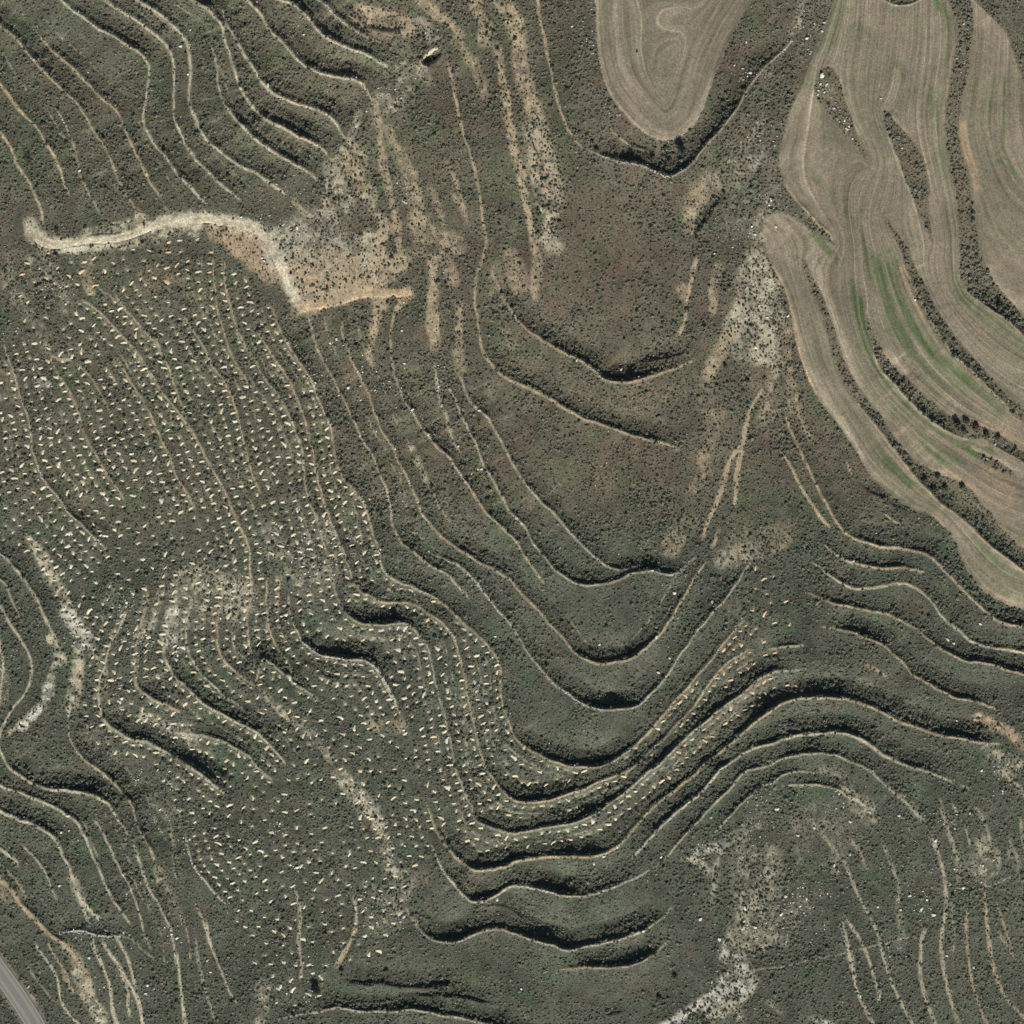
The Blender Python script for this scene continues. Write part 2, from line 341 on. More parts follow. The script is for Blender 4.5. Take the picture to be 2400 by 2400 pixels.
# ------------------------------------------------------------------ bare soil, paths, scree
# path, half width px, colour, strength, patchiness 0..1
PAINT = [
 # streaks of dry grass and bare soil, top centre
 ("B1 1640,0 1690,130 1740,190 1720,300", 16.1, 'tan', .7, .6),
 ("B1 1280,20 1350,90 1430,150 1500,200 1540,260", 13.8, 'tan', .75, .5),
 ("B1 1500,300 1580,380 1640,470 1680,560 1720,720", 13.8, 'tan', .6, .7),
 ("B1 1860,0 1910,80 1930,150 C1 40,180 60,330 60,500 100,640 160,800 200,950 230,1080", 20.7, 'tan', .8, .6),
 ("C1 180,1000 220,1130 240,1260 260,1400 280,1560 290,1700 300,1830", 29.9, 'pale', .75, .65),
 ("C1 200,1090 250,1250 300,1380", 25.3, 'tan', .7, .6),
 ("B1 1820,350 1860,600 1900,850 1930,1050 C1 20,1150 60,1300 100,1500 140,1700 180,1900 C2 200,20 185,170 160,260 190,330", 10.3, 'tan', .75, .35),
 ("C2 0,0 30,120 80,220", 18.4, 'tan', .7, .6),
 ("C2 -30,60 -20,160 40,260", 11.5, 'tan', .5, .6),
 ("B1 1000,980 1040,1100 1120,1230 1200,1400 1240,1560 1210,1700 1240,1900", 13.8, 'tan', .65, .65),
 ("B1 890,760 920,900 940,1050 950,1200 980,1330 1010,1480 1060,1620 1070,1800 1075,1930", 10.3, 'tan', .65, .5),
 ("B1 1150,1350 1200,1500 1220,1640", 23, 'tan', .4, .8),
 ("B1 1430,1200 1500,1330 1540,1480 1590,1620", 7, 'tan', .5, .6),
 ("B1 1300,1390 1370,1520 1420,1680 1450,1800", 10.3, 'tan', .55, .7),
 ("B1 1480,1450 1560,1600 1600,1700", 8, 'tan', .55, .7),
 ("B1 1220,1640 1260,1760 1400,1790 1500,1850", 25.3, 'tan', .6, .6),
 ("B2 1330,30 1330,300 1345,500 1345,680", 13.8, 'tan', .75, .45),
 ("B2 1400,20 1460,80 1490,200", 13.8, 'tan', .65, .5),
 ("B2 1530,360 1530,550 1530,740 1545,880", 10.3, 'tan', .65, .5),
 ("B2 1790,100 1830,300 1880,500 1900,650", 23, 'tan', .35, .8),
 ("B2 960,310 920,430 890,560 870,680 845,770 890,830", 10.3, 'tan', .85, .3),
 ("B2 930,330 960,370", 13.8, 'tan', .7, .4),
 ("B2 1120,320 1060,420", 8, 'tan', .85, .3),
 ("B2 1160,1420 1210,1530 1260,1640 1310,1740", 8, 'pale', .65, .7),
 ("B1 800,90 880,150 980,180 1080,185 1150,210", 25.3, 'tan', .85, .35),
 ("B1 1240,180 1300,230 1330,270", 16.1, 'grey', .7, .5),
 ("B1 780,860 740,970 700,1080 650,1160 600,1240 560,1300", 10.3, 'pale', .75, .6),
 ("B1 560,1240 600,1310 560,1400 560,1460", 13.8, 'pale', .8, .5),
 ("B1 680,1180 700,1250 740,1330 800,1420 880,1480", 18.4, 'tan', .7, .65),
 ("B1 760,1120 810,1150 790,1250 760,1330", 13.8, 'tan', .65, .6),
 ("B1 630,1350 650,1450 700,1560", 16.1, 'pale', .7, .65),
 ("B1 940,740 1000,620 1050,560 1150,530", 23, 'pale', .55, .8),
 ("B1 960,780 1080,760 1170,680 1230,600 1180,500", 27.6, 'pale', .45, .85),
 ("B1 880,820 960,850 1060,800 1100,850", 16.1, 'pale', .45, .8),
 ("B1 1200,500 1260,560 1310,620", 8, 'pale', .7, .5),
 ("B1 500,1480 560,1570 620,1660", 8, 'tan', .7, .4),
 ("B1 270,1500 330,1580 420,1650", 7, 'tan', .6, .4),
 ("B1 820,1480 900,1600 980,1700 970,1800", 11.5, 'pale', .55, .6),
 # scree and bare ground right of the junction
 ("B1 200,1800 330,1720 480,1660 620,1640", 29.9, 'grey', .65, .6),
 ("B1 260,1880 420,1830 560,1840 700,1860", 34.5, 'grey', .75, .5),
 ("B2 280,20 420,60 560,50", 34.5, 'grey', .65, .45),
 ("B2 330,120 420,200 520,180 620,100 740,60 860,20", 39.1, 'tan', .8, .35),
 ("B2 380,330 520,270 650,210 760,130 860,60", 34.5, 'tan', .8, .35),
 ("B2 640,260 760,230 900,180 1020,90 1110,20", 27.6, 'tan', .8, .4),
 ("B1 860,1800 830,1900 B2 850,30", 23, 'pale', .75, .4),
 ("B1 960,1720 930,1850 B2 900,40", 18.4, 'tan', .7, .4),
 ("A1 1640,1770 1750,1800 1900,1790 B1 60,1880 B2 80,60", 23, 'orange', .75, .4),
 ("A1 1760,1850 1880,1890 B2 20,30 100,110", 29.9, 'orange', .75, .4),
 ("B2 190,180 310,150 480,95", 4, 'orange', .7, .2),
 ("A1 560,1880 760,1850 960,1850 1150,1800 1320,1740 1480,1750", 14.9, 'pale', .7, .7),
 ("A1 640,1770 800,1720 960,1690 1080,1650", 11.5, 'pale', .75, .6),
 ("A1 1030,1590 1050,1660 1100,1680", 10.3, 'pale', .7, .5),
 ("A1 1240,1560 1290,1640", 6, 'pale', .5, .6),
 ("A1 240,1700 270,1780 330,1850", 18.4, 'track', .8, .4),
 ("A1 400,1890 500,1900 640,1870", 7, 'white', .6, .5),
 ("B2 1080,280 1150,270 1160,300 1100,320", 11.5, 'tracktan', .8, .4),
 ("A1 1560,1640 1750,1670 1900,1700 B1 120,1760 230,1800", 11.5, 'pale', .6, .5),
 # brown dry patches
 ("C2 150,100 450,150 800,200 1000,150", 80.5, 'brown', .4, .8),
 ("C1 500,1600 700,1700 800,1850", 69, 'brown', .4, .8),
 ("C2 600,1500 800,1580 1000,1600", 69, 'brown', .3, .8),
 ("C2 1000,1050 1200,1000", 46, 'tan', .15, .8),
 # ridge path and bare ridge
 ("C1 1500,1330 1600,1350 1700,1330 1800,1250 1880,1180", 25.3, 'grey', .55, .75),
 ("C1 1420,1480 1500,1400", 29.9, 'tan', .45, .7),
 ("C1 1400,1500 1360,1620 1340,1720", 20.7, 'tan', .65, .6),
 ("C1 1420,1560 1390,1680", 10.3, 'pale', .4, .5),
 ("C1 1700,1350 1740,1450 1720,1600 1650,1750", 23, 'grey', .45, .85),
 ("C1 1850,1000 1900,900", 11.5, 'grey', .5, .7),
 ("C2 1400,0 1370,100 1350,200 1320,330 1310,420 1310,500 1250,600", 7, 'tan', .75, .4),
 ("C2 1290,250 1310,330", 13.8, 'tan', .6, .5),
 ("C2 1560,80 1510,250 1530,350 1510,420", 11.5, 'tan', .65, .7),
 ("C2 1830,30 1790,150 1750,280 1720,420 1690,530", 25.3, 'pale', .75, .55),
 ("C2 1880,60 1900,180 1890,300 1870,420", 20.7, 'pale', .8, .4),
 ("C2 1690,500 1650,600", 18.4, 'pale', .85, .4),
 ("C2 1800,450 1760,600 1720,720", 25.3, 'grey', .65, .6),
 ("C2 1650,600 1590,700 1530,800 1480,890", 16.1, 'tan', .85, .45),
 ("C2 1890,450 1900,600 1900,740", 25.3, 'pale', .85, .3),
 ("D2 20,250 60,380 40,500 10,640 20,760", 25.3, 'pale', .65, .6),
 ("D2 0,680 20,780", 13.8, 'pale', .9, .2),
 ("C2 1450,920 1500,1000 1440,1080 1500,1200", 23, 'tan', .3, .85),
 ("C2 1900,1000 1840,1080 1790,1180 1760,1300 1740,1450 1700,1600 1690,1750 1680,1900", 7, 'tan', .85, .3),
 ("C2 1900,1080 1920,1200", 18.4, 'tan', .45, .6),
 ("C2 1760,1400 1650,1520 1610,1650 1580,1760 1530,1900 C3 1480,60 1440,200", 7, 'tan', .75, .4),
 ("C2 1560,1180 1520,1290 1430,1560 1480,1600 1390,1720 1360,1800", 16.1, 'tan', .5, .75),
 ("C2 1850,850 1880,950 1930,1050 D2 40,1200", 46, 'tan', .18, .6),
 ("D2 60,880 40,980", 16.1, 'pale', .5, .7),
 ("D2 140,550 120,700 140,860 180,1000 200,1140", 14.9, 'tan', .65, .75),
 ("D2 230,1150 270,1290 330,1400", 8, 'tan', .5, .7),
 ("D2 90,1460 180,1600 230,1720 300,1830 370,1930 D3 380,20 470,130", 4, 'tan', .75, .3),
 ("D2 580,1540 640,1660", 3, 'tan', .7, .3),
 ("C3 1200,270 1260,150 1350,100", 20.7, 'tan', .55, .7),
 ("C3 1500,290 1540,200 1560,120", 7, 'tan', .55, .5),
 ("C3 1600,360 1700,330 1800,300", 23, 'pale', .5, .5),
 ("C3 1740,260 1900,200 D3 60,200", 39.1, 'tan', .3, .7),
 ("D3 0,260 80,200", 27.6, 'tan', .3, .7),
 # planted slope: pale stony streaks
 ("A3 240,210 320,330 380,450 440,560 500,680 540,760", 13.8, 'pale', .75, .55),
 ("A3 500,740 560,830 620,920 660,1000", 19.5, 'white', .7, .45),
 ("A3 660,1010 700,1060 760,1130", 10.3, 'pale', .6, .5),
 ("A3 400,960 440,1020 470,1120", 12.6, 'pale', .85, .3),
 ("A3 450,1080 400,1200 390,1290", 8, 'pale', .6, .5),
 ("A3 375,1330 370,1390 320,1470 250,1540 180,1600", 13.8, 'white', .95, .2),
 ("A3 140,1610 50,1690", 7, 'pale', .5, .5),
 ("A3 600,1040 600,1150 580,1270 560,1380 540,1460", 13.8, 'pale', .85, .3),
 ("A3 600,1400 570,1500", 10.3, 'pale', .5, .6),
 ("A3 530,1450 525,1560", 3, 'white', .8, .2),
 ("A3 1310,760 1290,860 1280,960", 16.1, 'white', .6, .4),
 ("A3 1100,850 1060,930", 11.5, 'pale', .6, .5),
 ("A3 30,1200 60,1260 30,1400", 16.1, 'pale', .4, .7),
 ("A3 10,1000 40,1150 20,1300", 4, 'pale', .6, .4),
 ("A3 880,870 850,950", 10.3, 'tan', .5, .5),
 ("A3 800,1180 780,1290 765,1400", 10.3, 'pale', .5, .5),
 ("A3 1080,1540 1180,1570 1280,1630", 12.6, 'pale', .55, .6),
 ("A3 1360,1640 1440,1690 1460,1760", 11.5, 'pale', .5, .6),
 ("A3 1450,600 1560,500 1700,560 1800,640", 46, 'pale', .28, .85),
 ("A2 140,240 90,150 180,60", 29.9, 'pale', .35, .8),
 ("A2 660,60 650,180 690,280", 11.5, 'tan', .6, .4),
 ("A2 380,750 470,790 560,780", 7, 'pale', .6, .5),
 ("A2 300,960 360,970", 11.5, 'white', .6, .5),
 ("A2 150,330 200,400 280,520 340,620 370,720", 13.8, 'pale', .35, .8),
 ("A2 500,1900 700,1700", 23, 'tan', .15, .8),
 ("B3 50,1350 130,1450 240,1550 360,1620 440,1690 520,1800 580,1880", 8, 'pale', .6, .6),
 ("B3 380,250 430,350 420,450", 34.5, 'pale', .35, .85),
 ("B3 930,1180 1000,1320 1060,1450", 2.5, 'white', .8, .3),
 ("B3 1590,1300 1600,1450 1650,1650", 23, 'pale', .25, .8),
 ("B3 880,1560 900,1600", 16.1, 'tan', .5, .6),
 ("B3 1040,1620 1100,1600", 13.8, 'tan', .5, .5),
 ("B4 640,60 720,150 800,250 880,350 940,450 970,580 990,720 1060,800", 18.4, 'pale', .75, .65),
 ("B4 760,160 900,290 960,400", 10.3, 'white', .5, .6),
 ("B4 850,980 960,1060 940,1200 1060,1120 1110,900", 29.9, 'pale', .4, .85),
 ("B4 760,1180 720,1300 660,1400 610,1490", 7, 'tan', .75, .3),
 ("B4 740,960 760,1080 760,1180", 4, 'pale', .7, .4),
 ("B4 280,880 330,1000 340,1150 320,1300 350,1450 340,1600", 5, 'pale', .5, .5),
 ("B4 60,1650 60,1800 40,1900", 16.1, 'pale', .55, .7),
 ("B4 1350,420 1450,560 1520,640", 8, 'pale', .45, .6),
 ("B4 1190,830 1280,830", 18.4, 'tan', .35, .7),
 ("B4 1180,1100 1230,1200", 4, 'tan', .6, .4),
 # lower left paths
 ("A4 560,830 600,930 640,1000", 11.5, 'pale', .7, .5),
 ("A4 630,990 690,1060 780,1150", 5, 'pale', .8, .3),
 ("A4 600,930 640,1060 680,1170", 4, 'pale', .6, .4),
 ("A4 0,590 60,640 130,690 150,740", 4, 'pale', .75, .3),
 ("A4 10,720 100,800 180,900 220,1000", 2.5, 'pale', .4, .4),
 ("A4 690,1240 720,1350 770,1450 800,1530 840,1620 850,1720 860,1830 900,1930", 4.5, 'pale', .85, .25),
 ("A4 780,1280 820,1370 900,1470 950,1560 1000,1650 1050,1730 1075,1830 1085,1930", 4.5, 'pale', .8, .25),
 ("A4 880,1260 930,1340 980,1440 1010,1550 1030,1650", 4.5, 'pale', .75, .3),
 ("A4 900,1470 920,1560 980,1650 970,1780 1000,1880", 3.5, 'pale', .6, .35),
 ("A4 1340,1380 1355,1500 1370,1650 1390,1800 1410,1930", 5.5, 'pale', .8, .35),
 ("A4 270,1310 340,1410 410,1500 450,1590 460,1690 490,1790 550,1870 620,1930", 4, 'pale', .75, .35),
 ("A4 370,1300 420,1410 500,1510 550,1640 570,1700", 3.5, 'tan', .55, .45),
 ("A4 500,1330 580,1430 620,1520 660,1620", 13.8, 'tan', .6, .6),
 ("A4 590,1540 650,1640 690,1740 740,1830 780,1930", 16.1, 'pale', .9, .35),
 ("A4 470,1500 520,1620 560,1680", 6, 'tan', .45, .5),
 ("A4 200,1460 260,1550 340,1650 430,1760", 3, 'pale', .35, .5),
 ("A4 230,1680 290,1760", 6, 'tan', .5, .5),
 ("A4 1480,1260 1500,1450 1540,1600 1580,1750 1630,1900", 4, 'pale', .5, .5),
 ("A4 1560,1130 1580,1260 1610,1350", 3, 'pale', .6, .3),
 ("A4 1150,220 1240,300 1340,360", 16.1, 'pale', .35, .75),
 ("A4 1200,760 1280,900 1330,1080 1400,1150", 11.5, 'tan', .3, .7),
 ("A4 1000,520 1060,700 1110,860 1180,1000", 4, 'pale', .5, .5),
 ("A4 880,1200 1000,1280 1100,1380 1200,1450", 3, 'pale', .3, .6),
 ("A4 0,870 100,930", 27.6, 'tan', .45, .6),
 # bottom right
 ("C4 1290,680 1380,680 1440,740 1500,800", 8.24, 'pale', .75, .5),
 ("C4 1540,640 1540,760 1530,860 1510,960 1490,1040", 8, 'pale', .55, .65),
 ("C4 1400,630 1520,600 1580,610", 11.5, 'white', .55, .6),
 ("C4 1720,640 1760,750 1740,900 1760,1050 1720,1200", 34.5, 'pale', .45, .75),
 ("C4 1850,700 1880,850 1850,1000 1880,1150", 39.1, 'pale', .42, .75),
 ("C4 1690,1250 1740,1230 1800,1280 1880,1300", 20.7, 'pale', .65, .6),
 ("C4 1640,1430 1700,1530 1640,1600", 27.6, 'white', .6, .65),
 ("C4 1780,1620 1700,1700 1600,1740 1500,1780", 23, 'white', .7, .6),
 ("C4 1550,1700 1450,1760 1330,1830 1180,1930", 13.8, 'white', .75, .45),
 ("C4 1640,1780 1560,1850 1500,1930", 25.3, 'pale', .6, .7),
 ("C4 1740,1750 1710,1930", 8, 'pale', .5, .6),
 ("C4 1820,1500 1800,1640 1750,1740", 4, 'grey', .6, .4),
 ("C4 1590,1340 1610,1270", 4, 'pale', .6, .3),
 ("D4 20,650 40,760 30,900", 27.6, 'pale', 0.383, 0.75),
 ("D4 60,1000 160,1100 260,1000 330,900 440,800", 46, 'grey', .3, .85),
 ("D4 20,1250 120,1310", 16.1, 'pale', 0.468, 0.7),
 ("D4 430,30 520,60 600,130", 16.1, 'pale', 0.34, 0.7),
 ("D4 540,150 620,190 700,230 780,300", 11.5, 'pale', 0.637, 0.55),
 ("D4 660,260 740,330 770,400", 16.1, 'pale', 0.425, 0.7),
 ("D4 330,400 420,450 560,560", 39.1, 'grey', .25, .85),
 ("D4 540,1140 570,1230 600,1330 620,1450 650,1570 660,1670 700,1750 740,1830 790,1930", 5.5, 'pale', 0.68, 0.55),
 ("D4 610,1390 630,1480 655,1590", 8, 'pale', 0.595, 0.55),
 ("D4 560,1100 620,1180 680,1270 730,1370 770,1480 800,1600 840,1690 830,1760", 5, 'pale', 0.637, 0.55),
 ("D4 560,680 620,820 680,970 760,1110 820,1230 850,1340 880,1480 930,1620 990,1750 1040,1840 1090,1930", 4.5, 'pale', 0.552, 0.55),
 ("D4 600,520 680,600 740,760", 6, 'tan', 0.383, 0.6),
 ("D4 1190,1200 1150,1290 1150,1400 1140,1530 1160,1650 1200,1780 1260,1930", 5.5, 'pale', 0.51, 0.55),
 ("D4 1230,520 1290,660 1320,780 1340,920 1340,1080 1310,1220 1300,1360 1320,1500 1340,1620 1380,1770 1440,1930", 6, 'pale', 0.51, 0.55),
 ("D4 1500,1050 1490,1230 1500,1380 1520,1520 1550,1680 1600,1820 1650,1930", 4.5, 'tan', 0.51, 0.55),
 ("D4 1640,850 1630,1000 1650,1180 1670,1350 1690,1480 1730,1610 1780,1720 1850,1800 1930,1880", 6, 'tan', 0.595, 0.55),
 ("D4 1620,560 1630,680 1640,780", 25.3, 'pale', 0.51, 0.65),
 ("D4 1730,600 1740,760", 7, 'pale', 0.425, 0.6),
 ("D4 1460,660 1470,780", 11.5, 'pale', 0.34, 0.7),
 ("D4 1830,520 1810,700", 6, 'pale', 0.383, 0.6),
 ("D4 1740,1240 1800,1340 1860,1420", 7, 'tan', 0.34, 0.6),
 ("D4 1740,0 1850,110 1930,190", 7, 'pale', 0.595, 0.55),
 ("D4 900,100 1000,200 1100,300 1160,400", 8.24, 'pale', 0.425, 0.6),
 ("D4 1430,120 1540,170", 4, 'pale', 0.34, 0.55),
 ("D4 980,920 980,1080 1010,1240 990,1360", 8, 'pale', 0.34, 0.7),
 ("D4 -280,1530 100,1500 300,1450 600,1390 900,1310 1080,1270", 1.6, 'grey', .45, .2),
 ("D4 1540,930 1700,880 1900,790", 1.6, 'pale', 0.383, 0.55),
 ("D4 0,1760 60,1800 110,1840", 8, 'pale', 0.425, 0.6),
 ("D4 330,1880 420,1920", 8.24, 'white', .6, .4),
 ("D3 1600,1560 1700,1620 1790,1640 1850,1690 1930,1760", 13.8, 'orange', .7, .5),
 ("D3 1700,1880 1800,1850 1900,1930 D4 1780,10", 20.7, 'grey', .5, .7),
 ("D3 700,1130 800,1180 900,1250", 4, 'orange', .5, .4),
 ("D3 700,1280 760,1310", 11.5, 'tan', .3, .7),
 ("D3 1050,700 1150,740", 27.6, 'brown', .4, .7),
 ("D3 650,1690 780,1760 900,1840 1000,1870", 4, 'pale', .6, .4),
 ("D3 1640,580 1930,700", 11.5, 'tan', .3, .6),
 ("D1 280,30 240,130 190,210", 16, 'pale', .6, .6),
 ("D1 60,60 20,180", 10, 'orange', .25, .6),
 ("D1 60,1000 40,1200 60,1400 20,1560", 16, 'grey', .3, .8),
 ("C1 1870,950 1800,1080 1700,1180 1600,1250", 12, 'pale', .5, .7),
 ("C1 1880,1660 1860,1800 1840,1930", 24, 'pale', .45, .7),
 ("D4 300,380 420,520 520,640", 7.2, 'pale', 0.383, 0.6),
 ("D4 860,560 930,720 990,900 970,1040", 5.6, 'pale', 0.425, 0.6),
 ("D4 1290,220 1340,420 1400,600 1440,760 1430,900", 6.4, 'pale', 0.383, 0.6),
 ("D4 1380,260 1480,420 1530,600", 4.8, 'pale', 0.425, 0.6),
 ("D4 1560,280 1640,420 1680,560", 6.4, 'pale', 0.383, 0.6),
 ("D4 1820,560 1900,700 1880,820", 6.4, 'pale', 0.425, 0.6),
 ("D4 1380,1000 1400,1200 1390,1400", 4.8, 'pale', 0.34, 0.6),
 ("D4 1720,1000 1780,1200 1850,1380", 4.8, 'tan', 0.383, 0.6),
 ("D4 200,300 260,500 240,700", 20, 'grey', .3, .8),
 ("D4 1900,380 1920,520", 6.4, 'pale', 0.34, 0.6),
 ("C4 1600,560 1750,480 1900,420", 8, 'pale', .4, .7),
 ("C4 1480,600 1640,520 1780,400 1900,330", 4.8, 'white', .35, .75),
 ("D3 1650,1780 1780,1880 1900,1920", 14, 'pale', .5, .7),
 ("A4 1250,300 1300,480 1340,700", 7.2, 'pale', .3, .7),
 ("A4 640,400 700,560 760,700", 2.4, 'pale', .4, .5),
 ("A3 230,560 300,700 370,860", 4, 'tan', .6, .5),
 ("A3 860,540 800,700 760,860", 8, 'pale', .35, .7),
 ("A3 1210,600 1180,760 1140,900", 8, 'pale', .45, .6),
 ("A3 1560,560 1540,720 1520,880", 8, 'pale', .45, .6),
 ("A3 1780,560 1760,740", 8, 'pale', .4, .6),
 ("B3 180,480 160,640 170,760", 7, 'tan', .5, .6),
 ("B3 340,480 330,620", 8, 'pale', .4, .6),
 ("A3 1380,560 1480,480 1620,520 1760,600 1860,700", 34, 'pale', .45, .6),
 ("A3 1480,760 1600,800 1740,820", 30, 'pale', .35, .7),
 ("B3 60,200 180,330 320,420 420,560", 40, 'pale', .30, .75),
 ("B3 520,100 560,300 560,480", 20, 'pale', .35, .7),
 ("A2 1080,200 1300,180 1480,260", 30, 'tan', .25, .75),
 ("A2 300,60 420,200 480,340", 26, 'pale', .35, .75),
 ("A2 60,900 120,1100 100,1400", 24, 'tan', .25, .75),
 ("D2 640,300 720,520 820,760 940,900 1080,1040", 10, 'crop', .6, .1),
 ("D2 860,60 930,260 1020,440 1130,590 1260,730 1400,850 1540,970", 10, 'crop', .7, .1),
 ("D2 1180,1340 1320,1460 1450,1500 1600,1500", 14, 'crop', .8, .05),
 # field surfaces
 ("C1 640,0 640,150 650,330 670,450 700,590 750,710 810,800 890,890 970,965 1060,1020 1150,1050 1240,1035 1320,980 1390,900 1440,790 1480,680 1530,540", 7, 'fieldpale', .6, .2),
 ("C1 770,0 780,250 810,450 850,600 900,700", 8, 'fieldpale', .5, .3),
 ("C1 1000,250 1100,400 1150,560 1200,700 1150,820", 50, 'fieldgreen', .4, .5),
 ("C1 900,500 1000,600 1100,700", 26, 'fieldgreen', .3, .6),
 ("D1 1280,0 1350,90 1395,200 1390,300 1350,430 1320,560 1290,700 1270,850", 9, 'crop', .85, .1),
 ("D1 530,20 500,180 400,380", 12, 'crop', .35, .4),
 ("D1 640,180 740,220 860,330 960,440 1040,580 1110,720", 9, 'crop', .45, .4),
 ("D1 1000,60 1130,150 1200,250", 24, 'fieldgreen', .5, .5),
 ("D1 1180,600 1240,750 1290,950 1330,1200 1380,1500 1390,1900 D2 1400,150 1450,270 1520,350", 12, 'crop', .5, .3),
 ("D1 300,1280 420,1400 560,1560 680,1720 740,1900", 8, 'crop', .55, .4),
 ("D1 850,1530 870,1650 910,1850 D2 930,10", 7, 'crop', .7, .2),
 ("D1 310,1750 400,1830 490,1920 D2 560,80 630,220 670,340 690,500", 8, 'crop', .7, .2),
 ("D1 760,600 800,800 850,1000 930,1250", 14, 'fieldgreen', .5, .5),
 ("D1 1790,560 1800,700 1790,900 1770,1100 1840,1250 1900,1380", 6, 'crop', .6, .3),
 ("D1 1720,520 1690,750 1670,950", 6, 'crop', .45, .4),
 ("D1 1680,1650 1800,1800 1930,1930", 8, 'crop', .5, .4),
 ("D1 1690,1200 1790,1220 1880,1320", 5, 'crop', .5, .3),
 ("D2 760,0 830,180 900,380 980,560 1100,720 1250,880 1400,1010 1520,1090", 14, 'crop', .6, .3),
 ("D2 950,100 1000,300 1080,480 1200,640 1330,780 1480,900 1620,1030 1750,1150", 22, 'crop', .55, .35),
 ("D2 620,260 680,420 720,600 790,790 880,930 1000,1060 1120,1170 1250,1270", 16, 'crop', .6, .3),
 ("D2 1000,1150 1120,1280 1240,1400 1350,1500 1450,1520 1560,1500 1650,1510", 20, 'crop', .85, .2),
 ("D2 1100,1260 1300,1350 1480,1420", 18, 'crop', .6, .3),
 ("D2 1440,260 1520,370 1650,440 1800,540 1930,660", 26, 'crop', .55, .3),
 ("D2 1400,380 1560,540 1700,680 1850,840", 10, 'crop', .6, .3),
 ("D2 480,1080 560,1180 680,1330 800,1450 920,1590 1050,1710", 20, 'crop', .4, .4),
 ("D2 900,1560 1000,1650 1080,1730", 12, 'crop', .6, .3),
 ("D3 1600,250 1750,380 1930,560", 20, 'crop', .45, .4),
 ("D3 1560,420 1700,560 1930,680", 14, 'fieldgreen', .5, .4),
 ("D1 1540,30 1600,120 1650,60", 30, 'fieldpale', .5, .4),
 ("D1 1470,900 1480,1030 1510,1150 1560,1280 1590,1450", 9, 'fieldtan', .8, .2),
 ("D1 930,880 1010,950 1080,1040", 8, 'fieldpale', .65, .3),
 ("D1 480,530 560,690 620,850 680,1000", 14, 'fieldpale', .5, .4),
 ("D1 120,1370 200,1490 300,1600 420,1720 510,1810", 7, 'fieldtan', .7, .3),
 ("D1 90,1150 100,1280", 8, 'fieldpale', .6, .3),
 ("D1 180,1200 300,1180 420,1220", 40, 'fieldpale', .4, .5),
 ("D2 10,60 70,150 130,260 170,400 200,540 240,700 290,850 340,980", 7, 'fieldtan', .75, .15),
 ("D2 300,860 380,1010 470,1140 560,1270 650,1420 720,1560", 9, 'fieldpale', .75, .35),
 ("D2 170,20 240,100", 8, 'fieldpale', .5, .4),
 ("D2 340,80 400,230 470,370 520,520 560,680 620,830 680,950", 14, 'fieldpale', .7, .35),
 ("D2 870,690 960,810 1060,910 1150,970", 9, 'fieldpale', .75, .35),
 ("D2 1000,60 1040,200 1110,360 1200,510", 6, 'fieldtan', .6, .3),
 ("D2 1200,1600 1330,1640 1450,1680 1530,1730 1600,1830", 10, 'fieldtan', .6, .4),
 ("D2 1520,1430 1700,1510 1850,1590", 5, 'fieldpale', .7, .3),
 ("D2 1650,1650 1750,1740 1850,1850", 20, 'fieldtan', .4, .5),
 ("D2 1560,1300 1750,1300 1900,1400", 20, 'fieldtan', .4, .4),
 ("D3 1230,20 1320,100 1390,190 1430,300 1470,400 1530,490", 5, 'fieldtan', .6, .3),
 ("D3 1700,60 1780,170 1900,250", 6, 'fieldpale', .5, .3),
 ("D3 1800,690 1930,730", 8, 'fieldpale', .6, .3),
 ("D1 20,1700 80,1690 120,1740 60,1860 150,1900", 22, 'fieldpale', .4, .5),
 ("D2 1640,60 1720,200 1800,320 1900,430", 8, 'fieldpale', .4, .4),
]

TRACKS = {
 'lower': ("A1 250,1760 340,1845 520,1855 700,1830 900,1805 1050,1755 1200,1692 1320,1660 1450,1670 1570,1650 1700,1672 1850,1712 B1 20,1745 80,1810 130,1900 B2 190,100 240,200 290,310 340,395", 21),
 'branch': ("B2 340,395 450,385 560,362 660,330 760,285 900,268 1000,278 1100,285 1150,285", 13),
}

